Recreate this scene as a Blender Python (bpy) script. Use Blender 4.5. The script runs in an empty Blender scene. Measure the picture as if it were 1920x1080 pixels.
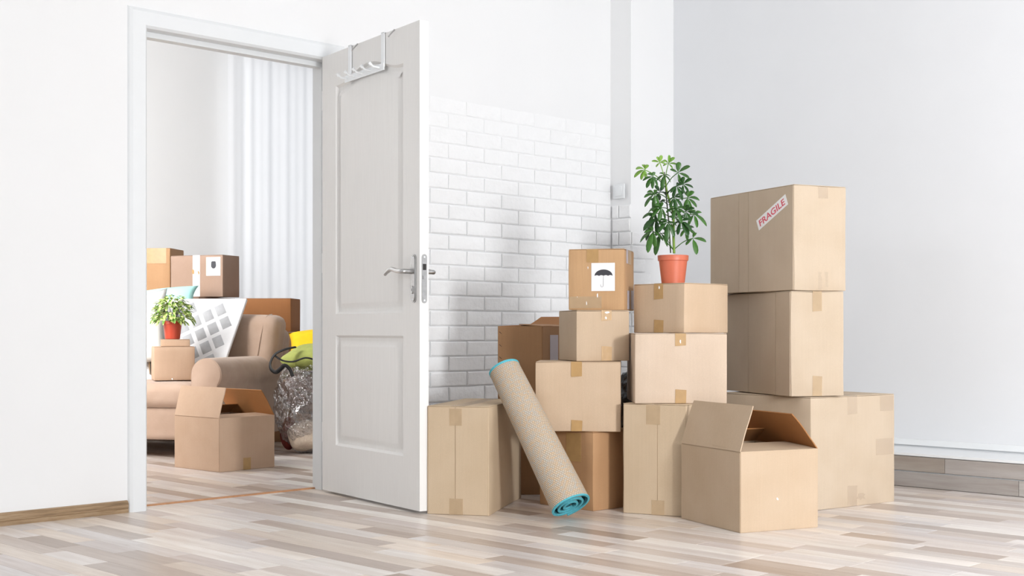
import bpy, bmesh, math, random
from mathutils import Vector, Matrix, noise

random.seed(7)
D = bpy.data
SC = bpy.context.scene
COL = SC.collection
rad = math.radians

# ------------------------------------------------------------------ camera
# world axes follow the room: door wall runs along +X, right wall along Y.
FPX, HZ, HC = 2450.0, 618.0, 0.75       # focal length (px at 1920), horizon row, camera height
CA, SA = math.cos(rad(45.2)), math.sin(rad(45.2))
FW = Vector((CA, SA, 0))                # viewing direction on the ground
RT = Vector((SA, -CA, 0))               # to the right
YAW = math.atan2(RT.y, RT.x)

cd = D.cameras.new('camera')
cam = D.objects.new('camera', cd)
COL.objects.link(cam)
cam.location = (0, 0, HC)
cam.rotation_euler = (rad(90), 0, YAW)
cd.sensor_width = 36
cd.lens = FPX / 1920 * 36
cd.shift_y = (HZ - 540) / 1920
cd.clip_start = 0.05
SC.camera = cam

def W(lat, d, z=0.0):                   # (metres right, metres ahead, height) -> world
    v = FW * d + RT * lat
    return Vector((v.x, v.y, z))
def K(px): return (px - 960) / FPX
def dfloor(py, z=0.0): return FPX * (HC - z) / (py - HZ)
def P(px, d, z): return W(K(px) * d, d, z)
def zat(py, d): return HC - (py - HZ) * d / FPX

# ------------------------------------------------------------------ light
wd = D.worlds.new('world'); SC.world = wd
wd.use_nodes = True
wd.node_tree.nodes['Background'].inputs[0].default_value = (0.97, 0.985, 1.0, 1)
wd.node_tree.nodes['Background'].inputs[1].default_value = 0.34

def area(name, loc, target, sx, sy, power, col=(1, 1, 1)):
    l = D.lights.new(name, 'AREA'); l.shape = 'RECTANGLE'
    l.size, l.size_y, l.energy, l.color = sx, sy, power, col
    o = D.objects.new(name, l); COL.objects.link(o)
    o.location = loc
    o.rotation_euler = (Vector(target) - Vector(loc)).to_track_quat('-Z', 'Y').to_euler()
    return o
area('daylight_window_key', W(3.2, -0.3, 1.55), W(4.6, 5.6, 0.9), 0.75, 0.9, 303, (0.985, 0.99, 1.0))
area('fill_area_wide', W(2.6, -3.4, 1.75), W(4.4, 5.0, 1.0), 3.2, 2.4, 100, (0.97, 0.985, 1.0))  # added wide soft fill from behind the camera, stands for no known window
area('fill_area_left', W(-3.6, 1.2, 2.5), W(1.0, 5.2, 1.35), 2.2, 1.0, 26, (0.96, 0.98, 1.0))  # added upper-left fill that brightens the door and left-facing sides
area('daylight_window_room_two', (2.12, 7.0, 1.9), (4.5, 9.3, 1.8), 1.4, 1.9, 172, (1, 0.99, 0.98))
area('daylight_window_curtain', (7.2, 9.28, 1.7), (7.2, 5.0, 1.7), 2.5, 2.7, 13.5, (0.98, 0.99, 1.0))

vs = SC.view_settings
vs.view_transform = 'Standard'; vs.look = 'None'
vs.exposure = 0.0; vs.gamma = 1.0
vs.use_curve_mapping = False

# ------------------------------------------------------------------ materials
def lin(r, g, b):
    f = lambda c: (c / 255 / 12.92) if c <= 10 else ((c / 255 + 0.055) / 1.055) ** 2.4
    return (f(r), f(g), f(b), 1)

class NT:
    def __init__(s, name):
        s.m = D.materials.new(name); s.m.use_nodes = True
        s.t = s.m.node_tree; s.b = s.t.nodes['Principled BSDF']
    def n(s, typ, **kw):
        x = s.t.nodes.new(typ)
        for k, v in kw.items():
            if k.startswith('i_'): x.inputs[k[2:].replace('_', ' ')].default_value = v
            else: setattr(x, k, v)
        return x
    def l(s, a, b): s.t.links.new(a, b)
    def coord(s, scale=(1, 1, 1), kind='Object', rnd=False):
        tc = s.n('ShaderNodeTexCoord'); mp = s.n('ShaderNodeMapping')
        mp.inputs['Scale'].default_value = scale
        src = tc.outputs[kind]
        if rnd:
            oi = s.n('ShaderNodeObjectInfo'); ad = s.n('ShaderNodeVectorMath', operation='ADD')
            ml = s.n('ShaderNodeMath', operation='MULTIPLY'); ml.inputs[1].default_value = 37.0
            s.l(oi.outputs['Random'], ml.inputs[0]); s.l(src, ad.inputs[0]); s.l(ml.outputs[0], ad.inputs[1])
            src = ad.outputs[0]
        s.l(src, mp.inputs[0])
        return mp.outputs[0]
    def noise(s, vec, scale, detail=3, rough=0.5):
        x = s.n('ShaderNodeTexNoise'); x.inputs['Scale'].default_value = scale
        x.inputs['Detail'].default_value = detail; x.inputs['Roughness'].default_value = rough
        s.l(vec, x.inputs['Vector']); return x.outputs['Fac']
    def ramp(s, fac, stops):
        r = s.n('ShaderNodeValToRGB'); e = r.color_ramp.elements
        while len(e) < len(stops): e.new(0.5)
        for q, (p, c) in zip(e, stops): q.position = p; q.color = c
        s.l(fac, r.inputs[0]); return r.outputs[0]
    def mix(s, a, b, fac, blend='MIX'):
        x = s.n('ShaderNodeMix', data_type='RGBA', blend_type=blend)
        for v, i in ((a, 6), (b, 7), (fac, 0)):
            if hasattr(v, 'links') or hasattr(v, 'is_linked'): s.l(v, x.inputs[i])
            else: x.inputs[i].default_value = v
        return x.outputs[2]
    def bump(s, h, strength, dist):
        x = s.n('ShaderNodeBump'); x.inputs['Strength'].default_value = strength
        x.inputs['Distance'].default_value = dist
        s.l(h, x.inputs['Height']); s.l(x.outputs[0], s.b.inputs['Normal'])
    def col(s, c):
        if hasattr(c, 'is_linked'): s.l(c, s.b.inputs['Base Color'])
        else: s.b.inputs['Base Color'].default_value = c
    def set(s, rough=0.5, metal=0.0, spec=0.5):
        s.b.inputs['Roughness'].default_value = rough
        s.b.inputs['Metallic'].default_value = metal
        s.b.inputs['Specular IOR Level'].default_value = spec

def g(v): return (v, v, v, 1)
def plain(name, rgb, rough=0.5, metal=0.0, spec=0.5, var=0.04, nscale=25, bump=0.0, bd=0.002, bscale=150):
    t = NT(name); t.set(rough, metal, spec)
    v = t.coord()
    c = lin(*rgb)
    n = t.noise(v, nscale)
    t.col(t.mix(c, t.ramp(n, [(0.3, g(1 - var * 2)), (0.7, g(1))]), 1.0, 'MULTIPLY'))
    if bump: t.bump(t.noise(v, bscale, 4), bump, bd)
    return t.m

M = {}
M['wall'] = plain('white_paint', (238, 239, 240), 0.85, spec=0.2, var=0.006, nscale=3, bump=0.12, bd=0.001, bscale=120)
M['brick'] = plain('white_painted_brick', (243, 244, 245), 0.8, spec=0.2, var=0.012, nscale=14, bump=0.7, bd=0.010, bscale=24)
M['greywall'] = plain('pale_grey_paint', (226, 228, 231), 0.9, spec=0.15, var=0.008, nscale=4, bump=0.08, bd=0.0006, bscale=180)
M['white'] = plain('white_gloss_trim', (232, 235, 237), 0.35, var=0.006)
M['whitemetal'] = plain('white_coated_metal', (243, 246, 248), 0.3, var=0.0)
M['chrome'] = plain('brushed_steel', (190, 190, 190), 0.28, metal=1.0, var=0.08, nscale=60)
M['dark'] = plain('dark_slot', (35, 33, 32), 0.6)
M['terra'] = plain('terracotta_plastic', (208, 112, 84), 0.42, var=0.03)
M['terra2'] = plain('red_terracotta_plastic', (190, 70, 45), 0.42, var=0.03)
M['soil'] = plain('potting_soil', (60, 42, 30), 0.95, var=0.3, nscale=120, bump=0.8, bd=0.01)
M['stem'] = plain('green_stem', (128, 165, 60), 0.5, var=0.1)
M['stake'] = plain('dark_stem', (62, 60, 42), 0.6, var=0.1)
M['teal'] = plain('teal_binding', (95, 195, 212), 0.8, var=0.1, nscale=150, bump=0.5, bd=0.003, bscale=400)
M['tealpile'] = plain('teal_pile', (62, 150, 165), 0.95, var=0.35, nscale=160, bump=1.0, bd=0.01, bscale=300)
M['paper'] = plain('white_paper', (246, 246, 246), 0.6, var=0.0)
M['ink'] = plain('charcoal_print', (62, 62, 68), 0.6, var=0.0)
M['inkgrey'] = plain('grey_print', (190, 190, 194), 0.6, var=0.0)
M['red'] = plain('red_print', (222, 92, 110), 0.6, var=0.05)
M['lilac'] = plain('grey_paper', (196, 188, 194), 0.7, var=0.02)
M['black'] = plain('black_webbing', (24, 24, 26), 0.6, var=0.1)
M['yellow'] = plain('yellow_cotton', (248, 200, 18), 0.85, var=0.06, nscale=20, bump=0.3, bd=0.004, bscale=60)
M['lime'] = plain('lime_green_cotton', (172, 180, 98), 0.9, var=0.12, nscale=16, bump=0.4, bd=0.006, bscale=50)
M['cream'] = plain('cream_fleece', (226, 208, 188), 0.95, var=0.1, nscale=18, bump=0.6, bd=0.006, bscale=90)
M['taupe'] = plain('taupe_cloth', (140, 122, 116), 0.9, var=0.15, nscale=14, bump=0.4, bd=0.006, bscale=60)
M['maroon'] = plain('maroon_cloth', (130, 52, 46), 0.9, var=0.12)
M['leg'] = plain('dark_wood_leg', (52, 36, 28), 0.5)
M['turq'] = plain('turquoise_cotton', (178, 232, 226), 0.85, var=0.04)
M['pillow'] = plain('white_cotton', (228, 227, 222), 0.9, var=0.03, nscale=12, bump=0.3, bd=0.005, bscale=40)
M['mattgrey'] = plain('grey_quilt_patch', (178, 179, 182), 0.9, var=0.05, nscale=30, bump=0.5, bd=0.004, bscale=60)
M['mattress'] = plain('white_quilt', (226, 226, 228), 0.9, var=0.02, nscale=30, bump=0.4, bd=0.003, bscale=80)
M['thresh'] = plain('oak_threshold', (205, 150, 105), 0.4, var=0.12, nscale=40)

def cardboard(name, rgb, streak=0.025):
    t = NT(name); t.set(0.72, 0, 0.25)
    v = t.coord((1, 1, 0.03), rnd=True); v2 = t.coord(rnd=True)
    s = t.noise(v, 160, 2); big = t.noise(v2, 6, 3); fine = t.noise(v2, 420, 2)
    c = t.mix(lin(*rgb), t.ramp(s, [(0.35, g(1 - streak)), (0.65, g(1))]), 1.0, 'MULTIPLY')
    c = t.mix(c, t.ramp(big, [(0.3, (0.93, 0.91, 0.88, 1)), (0.7, g(1))]), 1.0, 'MULTIPLY')
    c = t.mix(c, t.ramp(fine, [(0.35, g(0.94)), (0.65, g(1))]), 1.0, 'MULTIPLY')
    t.col(c)
    t.bump(s, 0.12, 0.0012)
    return t.m
M['kraft'] = cardboard('kraft_card', (209, 185, 159))
M['light'] = cardboard('light_kraft_card', (214, 194, 174))
M['tan'] = cardboard('tan_kraft_card', (205, 184, 157))
M['pale'] = cardboard('pale_kraft_card', (203, 186, 165), 0.02)
M['warm'] = cardboard('warm_kraft_card', (203, 181, 156))
M['orange'] = cardboard('orange_kraft_card', (202, 164, 124), 0.05)
M['brown'] = cardboard('brown_kraft_card', (176, 136, 100), 0.04)
M['rose'] = cardboard('rosy_kraft_card', (198, 169, 145), 0.02)
M['ochre'] = cardboard('ochre_kraft_card', (190, 150, 112), 0.03)
M['rosy'] = cardboard('rosy_dark_kraft_card', (174, 147, 130), 0.02)
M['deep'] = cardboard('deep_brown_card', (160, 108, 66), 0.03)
M['inner'] = cardboard('shaded_inner_card', (172, 120, 74), 0.03)  # darker inner kraft, with shade on the back flaps put into its colour
def tapem(name, rgb, alpha):
    t = NT(name); t.set(0.3, 0, 0.5)
    v = t.coord(rnd=True)
    t.col(t.mix(lin(*rgb), t.ramp(t.noise(v, 30, 3), [(0.35, g(0.9)), (0.65, g(1))]), 1.0, 'MULTIPLY'))
    t.b.inputs['Alpha'].default_value = alpha
    t.bump(t.noise(v, 60, 3), 0.25, 0.002)
    return t.m
M['tape'] = tapem('tan_parcel_tape', (198, 160, 108), 0.85)
M['paletape'] = tapem('pale_parcel_tape', (222, 196, 160), 0.4)
M['cleartape'] = tapem('clear_parcel_tape', (222, 204, 184), 0.16)

def wood(name, attr):
    t = NT(name); t.set(0.3, 0, 0.45)
    if attr:
        a = t.n('ShaderNodeVertexColor'); a.layer_name = 'tone'; base = a.outputs[0]
        v = t.coord((1, 0.07, 1))
    else:
        oi = t.n('ShaderNodeObjectInfo'); base = oi.outputs['Color']
        v = t.coord((1, 0.07, 1), rnd=True)
    s = t.noise(v, 70, 5, 0.65); k = t.noise(v, 22, 3)
    c = t.mix(base, t.ramp(s, [(0.3, (0.80, 0.77, 0.75, 1)), (0.62, g(1))]), 0.75, 'MULTIPLY')
    c = t.mix(c, t.ramp(k, [(0.32, (0.84, 0.80, 0.77, 1)), (0.6, g(1))]), 0.8, 'MULTIPLY')
    t.col(c)
    t.bump(s, 0.1, 0.0008)
    return t.m
M['plank'] = wood('laminate_plank', False)
M['plankfar'] = wood('laminate_planks_joined', True)
def woodbase():
    t = NT('brown_baseboard_wood'); t.set(0.5, 0, 0.3)
    v = t.coord((0.05, 1, 1)); s = t.noise(v, 90, 5, 0.7)
    t.col(t.ramp(s, [(0.3, lin(116, 94, 70)), (0.5, lin(158, 132, 102)), (0.7, lin(178, 156, 128))]))
    t.bump(s, 0.2, 0.001)
    return t.m
M['basewood'] = woodbase()
def doorm():
    t = NT('moulded_white_door'); t.set(0.5, 0, 0.35)
    v = t.coord((1, 1, 0.05)); s = t.noise(v, 130, 4, 0.6)
    t.col(t.mix(lin(238, 237, 235), t.ramp(s, [(0.35, g(0.97)), (0.65, g(1))]), 1.0, 'MULTIPLY'))
    t.bump(s, 0.22, 0.0012)
    return t.m
M['door'] = doorm()
def rugm():
    t = NT('beige_woven_backing'); t.set(0.95, 0, 0.1)
    tc = t.n('ShaderNodeTexCoord'); mp = t.n('ShaderNodeMapping'); mp.inputs['Scale'].default_value = (1, 1, 1)
    t.l(tc.outputs['UV'], mp.inputs[0])
    b = t.n('ShaderNodeTexBrick'); t.l(mp.outputs[0], b.inputs['Vector'])
    b.inputs['Scale'].default_value = 1.0; b.inputs['Brick Width'].default_value = 0.011; b.inputs['Row Height'].default_value = 0.0068
    b.inputs['Mortar Size'].default_value = 0.0009; b.inputs['Mortar Smooth'].default_value = 0.6
    b.inputs['Color1'].default_value = lin(214, 192, 164); b.inputs['Color2'].default_value = lin(196, 196, 190)
    b.inputs['Mortar'].default_value = lin(140, 118, 96)
    n = t.noise(t.coord(), 260, 3)
    t.col(t.mix(b.outputs['Color'], t.ramp(n, [(0.3, (0.86, 0.82, 0.78, 1)), (0.7, g(1))]), 1.0, 'MULTIPLY'))
    t.bump(b.outputs['Fac'], -0.7, 0.002)
    return t.m
M['rug'] = rugm()
def sofam():
    t = NT('beige_velour'); t.set(0.9, 0, 0.15)
    v = t.coord()
    t.col(t.mix(lin(185, 160, 142), t.ramp(t.noise(v, 9, 4), [(0.3, (0.90, 0.88, 0.86, 1)), (0.7, g(1))]), 1.0, 'MULTIPLY'))
    t.b.inputs['Sheen Weight'].default_value = 0.25
    t.bump(t.noise(v, 14, 3), 0.25, 0.02)
    return t.m
M['sofa'] = sofam()
def leafm(name, a, b, edge=None):
    t = NT(name); t.set(0.38, 0, 0.5)
    oi = t.n('ShaderNodeObjectInfo')
    v = t.coord(rnd=True)
    c = t.mix(t.mix(lin(*a), lin(*b), oi.outputs['Random']), t.ramp(t.noise(v, 40, 3), [(0.3, g(0.75)), (0.7, g(1.1))]), 1.0, 'MULTIPLY')
    if edge:
        c = t.mix(c, lin(*edge), t.ramp(t.noise(v, 55, 2), [(0.44, g(0)), (0.56, g(1))]))
    t.col(c)
    t.b.inputs['Subsurface Weight'].default_value = 0.0
    return t.m
M['leaf'] = leafm('glossy_green_leaf', (34, 76, 28), (72, 120, 46))
M['leafnew'] = leafm('young_green_leaf', (112, 158, 62), (140, 182, 78))
M['leaf2'] = leafm('variegated_leaf', (92, 138, 42), (92, 138, 42), (206, 220, 138))
def curtainm():
    t = NT('sheer_white_curtain'); t.set(0.9, 0, 0.1)
    t.col(lin(243, 244, 246))
    tr = t.n('ShaderNodeBsdfTranslucent'); tr.inputs[0].default_value = lin(243, 245, 248)
    mx = t.n('ShaderNodeMixShader'); mx.inputs[0].default_value = 0.45
    out = t.t.nodes['Material Output']
    t.l(t.b.outputs[0], mx.inputs[1]); t.l(tr.outputs[0], mx.inputs[2]); t.l(mx.outputs[0], out.inputs[0])
    return t.m
M['curtain'] = curtainm()
def plasticm():
    t = NT('clear_crumpled_plastic')
    gl = t.n('ShaderNodeBsdfGlossy'); gl.inputs['Roughness'].default_value = 0.12
    gl.inputs[0].default_value = (1, 1, 1, 1)
    tr = t.n('ShaderNodeBsdfTransparent'); tr.inputs[0].default_value = (0.86, 0.85, 0.86, 1)
    v = t.coord(); h = t.n('ShaderNodeTexVoronoi'); h.inputs['Scale'].default_value = 16
    nn = t.n('ShaderNodeTexNoise'); nn.inputs['Scale'].default_value = 7; nn.inputs['Detail'].default_value = 5
    t.l(v, nn.inputs['Vector'])
    ml = t.n('ShaderNodeVectorMath', operation='MULTIPLY_ADD'); ml.inputs[1].default_value = (0.25, 0.25, 0.25)
    t.l(nn.outputs['Color'], ml.inputs[0]); t.l(v, ml.inputs[2]); t.l(ml.outputs[0], h.inputs['Vector'])
    bp = t.n('ShaderNodeBump'); bp.inputs['Strength'].default_value = 1.0; bp.inputs['Distance'].default_value = 0.05
    t.l(h.outputs['Distance'], bp.inputs['Height']); t.l(bp.outputs[0], gl.inputs['Normal'])
    lw = t.n('ShaderNodeLayerWeight'); lw.inputs[0].default_value = 0.35; t.l(bp.outputs[0], lw.inputs['Normal'])
    mr = t.n('ShaderNodeMapRange'); mr.inputs[3].default_value = 0.14; mr.inputs[4].default_value = 0.75
    t.l(lw.outputs['Facing'], mr.inputs[0])
    mx = t.n('ShaderNodeMixShader'); t.l(mr.outputs[0], mx.inputs[0])
    t.l(tr.outputs[0], mx.inputs[1]); t.l(gl.outputs[0], mx.inputs[2])
    t.l(mx.outputs[0], t.t.nodes['Material Output'].inputs[0])
    return t.m
M['plastic'] = plasticm()
M['blackplastic'] = plain('black_glossy_plastic', (16, 16, 18), 0.2, var=0.0, bump=0.6, bd=0.02, bscale=18)

# ------------------------------------------------------------------ mesh helpers
def finish(name, bm, mat, parent=None, smooth=None, recalc=True):
    if recalc: bmesh.ops.recalc_face_normals(bm, faces=bm.faces[:])
    me = D.meshes.new(name); bm.to_mesh(me); bm.free()
    return link(name, me, mat, parent, smooth)
def link(name, me, mat, parent=None, smooth=None):
    if mat is not None and not me.materials: me.materials.append(M[mat] if isinstance(mat, str) else mat)
    if smooth is not None:
        for p in me.polygons: p.use_smooth = True
        if smooth < 179: me.set_sharp_from_angle(angle=rad(smooth))
    o = D.objects.new(name, me); COL.objects.link(o)
    if parent is not None: o.parent = parent
    return o
def empty(name, loc, rz=0.0):
    o = D.objects.new(name, None); COL.objects.link(o)
    o.location = loc; o.rotation_euler = (0, 0, rz); o.empty_display_size = 0.1
    return o
def tag(o, label, cat=None, group=None, kind=None):
    o['label'] = label
    if cat: o['category'] = cat
    if group: o['group'] = group
    if kind: o['kind'] = kind
    return o
def struct(o, label, cat):
    return tag(o, label, cat, kind='structure')

def box_bm(bm, x0, y0, z0, x1, y1, z1):
    v = [bm.verts.new(p) for p in ((x0, y0, z0), (x1, y0, z0), (x1, y1, z0), (x0, y1, z0), (x0, y0, z1), (x1, y0, z1), (x1, y1, z1), (x0, y1, z1))]
    for f in ((0, 3, 2, 1), (4, 5, 6, 7), (0, 1, 5, 4), (1, 2, 6, 5), (2, 3, 7, 6), (3, 0, 4, 7)): bm.faces.new([v[i] for i in f])
    return v
def bx(name, x0, y0, z0, x1, y1, z1, mat, parent=None):
    bm = bmesh.new(); box_bm(bm, x0, y0, z0, x1, y1, z1)
    return finish(name, bm, mat, parent)

def rbox_bm(bm, lo, hi, r, n=5, rs=1, amp=0.0, freq=5.0, seed=0.0, puff=(0, 0, 0)):
    """rounded box with gently uneven sides; puff bulges each axis pair of faces"""
    lo, hi = Vector(lo), Vector(hi); ax = []
    for i in range(3):
        L = hi[i] - lo[i]; rr = min(r, L * 0.49)
        a = [rr * (1 - math.cos(math.pi / 2 * k / rs)) if rs > 1 else rr * k for k in range(rs + 1)]
        m = [rr + (L - 2 * rr) * k / n for k in range(1, n)]
        ax.append([lo[i] + q for q in a + m + [L - q for q in reversed(a)]])
    N = [len(a) - 1 for a in ax]; vd = {}
    c = (lo + hi) / 2; h = (hi - lo) / 2
    def vert(i, j, k):
        key = (i, j, k)
        if key in vd: return vd[key]
        p = Vector((ax[0][i], ax[1][j], ax[2][k]))
        q = Vector([min(max(p[t], lo[t] + min(r, h[t] * .98)), hi[t] - min(r, h[t] * .98)) for t in range(3)])
        dlt = p - q
        if dlt.length > 1e-9: p = q + dlt.normalized() * min(r, h.x * .98, h.y * .98, h.z * .98)
        e = [(p[t] - c[t]) / h[t] for t in range(3)]
        for t in range(3):
            if puff[t]:
                o = [s for s in range(3) if s != t]
                p[t] += puff[t] * e[t] * (1 - e[o[0]] ** 2) * (1 - e[o[1]] ** 2)
        if amp:
            nv = noise.noise_vector(p * freq + Vector((seed, seed * 1.7, seed * 0.3)))
            p += nv * amp
        v = bm.verts.new(p); vd[key] = v
        return v
    for t in range(3):
        a, b = [s for s in range(3) if s != t]
        for side in (0, N[t]):
            for i in range(N[a]):
                for j in range(N[b]):
                    ids = []
                    for di, dj in ((0, 0), (1, 0), (1, 1), (0, 1)):
                        k = [0, 0, 0]; k[t] = side; k[a] = i + di; k[b] = j + dj; ids.append(vert(*k))
                    bm.faces.new(ids)
def rbox(name, lo, hi, r, mat, parent=None, smooth=30, **kw):
    bm = bmesh.new(); rbox_bm(bm, lo, hi, r, **kw)
    return finish(name, bm, mat, parent, smooth)

def prism_bm(bm, poly, fr, t0, t1):
    """poly in (a,b); fr = (origin, ex, ey, n); prism between heights t0..t1 along n"""
    o, ex, ey, n = fr
    lo = [bm.verts.new(o + ex * a + ey * b + n * t0) for a, b in poly]
    hi = [bm.verts.new(o + ex * a + ey * b + n * t1) for a, b in poly]
    k = len(poly)
    bm.faces.new(hi); bm.faces.new(lo[::-1])
    for i in range(k): bm.faces.new((lo[i], lo[(i + 1) % k], hi[(i + 1) % k], hi[i]))

def tube_bm(bm, pts, radii, n=8, cap=True, flat=None):
    pts = [Vector(p) for p in pts]; rings = []
    if not hasattr(radii, '__len__'): radii = [radii] * len(pts)
    up = None
    for i, p in enumerate(pts):
        t = (pts[min(i + 1, len(pts) - 1)] - pts[max(i - 1, 0)]).normalized()
        if up is None: up = Vector((0, 0, 1)) if abs(t.z) < 0.9 else Vector((1, 0, 0))
        s = t.cross(up)
        if s.length < 1e-6: s = t.cross(Vector((0, 1, 0)))
        s.normalize(); u = s.cross(t).normalized(); up = u
        f = flat or 1.0
        rings.append([bm.verts.new(p + s * math.cos(2 * math.pi * k / n) * radii[i] + u * math.sin(2 * math.pi * k / n) * radii[i] * f) for k in range(n)])
    for a, b in zip(rings, rings[1:]):
        for k in range(n): bm.faces.new((a[k], a[(k + 1) % n], b[(k + 1) % n], b[k]))
    if cap: bm.faces.new(rings[0][::-1]); bm.faces.new(rings[-1])
def tube(name, pts, radii, mat, parent=None, n=8, flat=None):
    bm = bmesh.new(); tube_bm(bm, pts, radii, n, flat=flat)
    return finish(name, bm, mat, parent, 50)
def lathe(name, prof, mat, parent=None, n=32, smooth=40):
    bm = bmesh.new(); rings = []
    for r, z in prof:
        rings.append([bm.verts.new((r * math.cos(2 * math.pi * k / n), r * math.sin(2 * math.pi * k / n), z)) for k in range(n)])
    for a, b in zip(rings, rings[1:]):
        for k in range(n): bm.faces.new((a[k], a[(k + 1) % n], b[(k + 1) % n], b[k]))
    bm.faces.new(rings[0][::-1]); bm.faces.new(rings[-1])
    return finish(name, bm, mat, parent, smooth)
def catmull(pts, sub=5):
    pts = [Vector(p) for p in pts]; out = []
    for i in range(len(pts) - 1):
        p0, p1, p2, p3 = pts[max(i - 1, 0)], pts[i], pts[i + 1], pts[min(i + 2, len(pts) - 1)]
        for k in range(sub):
            t = k / sub
            out.append(0.5 * (2 * p1 + (p2 - p0) * t + (2 * p0 - 5 * p1 + 4 * p2 - p3) * t * t + (3 * p1 - p0 - 3 * p2 + p3) * t ** 3))
    out.append(pts[-1]); return out

# ------------------------------------------------------------------ the rooms
YF, YB = 4.92, 5.055            # door wall, front and back
XR = 6.07                      # right wall
XC, YC = 5.683, 4.769          # boxed-in column in the corner
OX0, OX1, OH = 2.742, 3.69, 2.0
CEIL = 3.2
Y2 = 9.3                       # far wall of room two
wl = bx('wall_left', -2.0, YF, 0, OX0 - 0.012, YB, CEIL, 'wall')
struct(wl, 'white plaster wall to the left of the doorway', 'wall')
wb = bx('wall_back', OX1 + 0.012, YF, 0, XR + 0.17, YB, CEIL, 'wall')
struct(wb, 'white wall with painted brick facing behind the open door', 'wall')
wo = bx('wall_over_door', OX0 - 0.012, YF, OH + 0.012, OX1 + 0.012, YB, CEIL, 'wall')
struct(wo, 'plain white wall above the doorway', 'wall')
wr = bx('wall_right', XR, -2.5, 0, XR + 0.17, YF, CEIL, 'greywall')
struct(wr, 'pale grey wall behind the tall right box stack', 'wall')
wc = bx('wall_column', XC, YC, 0, XR, YF, CEIL, 'wall')
struct(wc, 'white boxed column in the corner of the room', 'wall')
ce = bx('ceiling', -2.0, -2.5, CEIL, 9.15, Y2 + 0.2, CEIL + 0.1, 'wall')
struct(ce, 'white ceiling above both rooms', 'ceiling')
w2 = bx('wall_far', 2.0, Y2, 0, 9.0, Y2 + 0.15, CEIL, 'wall')
struct(w2, 'plain white far wall of the room behind the doorway', 'wall')
w3 = bx('wall_far_right', 9.0, YB, 0, 9.15, Y2 + 0.15, CEIL, 'wall')
struct(w3, 'white side wall of the room behind the doorway', 'wall')
w4 = bx('wall_far_left', 1.85, YB, 0, 2.0, Y2 + 0.15, CEIL, 'wall')
struct(w4, 'white side wall closing the room behind the doorway', 'wall')

# low plinth under the right wall, faced with laminate boards
PX = 5.735
pl = bx('trim_1', PX + 0.012, -2.5, 0, XR, YC, 0.15, 'white')
struct(pl, 'white ledge on a low plinth along the grey wall', 'plinth')
bx('ledge', PX - 0.006, -2.5, 0.15, XR, YC, 0.162, 'white', pl)
rl = bx('trim_2', XR - 0.014, -2.5, 0.170, XR, YC - 0.01, 0.2, 'white')
struct(rl, 'slim white rail along the foot of the grey wall', 'trim')

PAL = [(232, 227, 222), (225, 218, 213), (236, 232, 227), (214, 204, 197), (200, 188, 179), (220, 209, 198),
       (227, 215, 203), (208, 199, 195), (233, 225, 217), (188, 175, 166), (222, 217, 215), (228, 222, 218), (178, 162, 150), (194, 180, 170), (206, 196, 188)]
def tone(f=1.0):
    c = random.choice(PAL); k = random.uniform(0.99, 1.06) * f
    return lin(*[min(255, q * k) for q in c])
pm = {}
def plank_piece(w, l, t, parent, loc, rot=None, name='plank', dark=1.0):
    w, l = round(w, 2), round(l, 1)
    key = (w, l, t)
    if key not in pm:
        bm = bmesh.new(); e = 0.0006; cz = 0.0006
        lo = [bm.verts.new(p) for p in ((-w / 2 + e, -l / 2 + e, -t), (w / 2 - e, -l / 2 + e, -t), (w / 2 - e, l / 2 - e, -t), (-w / 2 + e, l / 2 - e, -t))]
        md = [bm.verts.new((v.co.x, v.co.y, -cz)) for v in lo]
        hi = [bm.verts.new((v.co.x * (1 - 2 * cz / w), v.co.y * (1 - 2 * cz / l), 0)) for v in lo]
        bm.faces.new(hi)
        for a, b in ((lo, md), (md, hi)):
            for i in range(4): bm.faces.new((a[i], a[(i + 1) % 4], b[(i + 1) % 4], b[i]))
        bmesh.ops.recalc_face_normals(bm, faces=bm.faces[:])
        me = D.meshes.new(name); bm.to_mesh(me); bm.free(); me.materials.append(M['plank']); pm[key] = me
    o = D.objects.new(name, pm[key]); COL.objects.link(o); o.parent = parent
    o.location = loc
    if rot: o.rotation_euler = rot
    o.color = tone(dark)
    return o
# plinth boards: two courses of laminate strips on the front
for row in range(2):
    y = YC - 0.01 - (0.15 if row else 0.0)
    if row: plank_piece(0.07, 0.1, 0.008, pl, (PX, y + 0.09, 0.035 + 0.075 * row), (0, rad(-90), 0), 'board', 0.62)
    while y > -0.4:
        l = random.choice((0.3, 0.4, 0.5, 0.7))
        plank_piece(0.07, l, 0.008, pl, (PX, y - l / 2, 0.037 + 0.075 * row), (0, rad(-90), 0), 'board', 0.74)
        y -= l + 0.001

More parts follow.
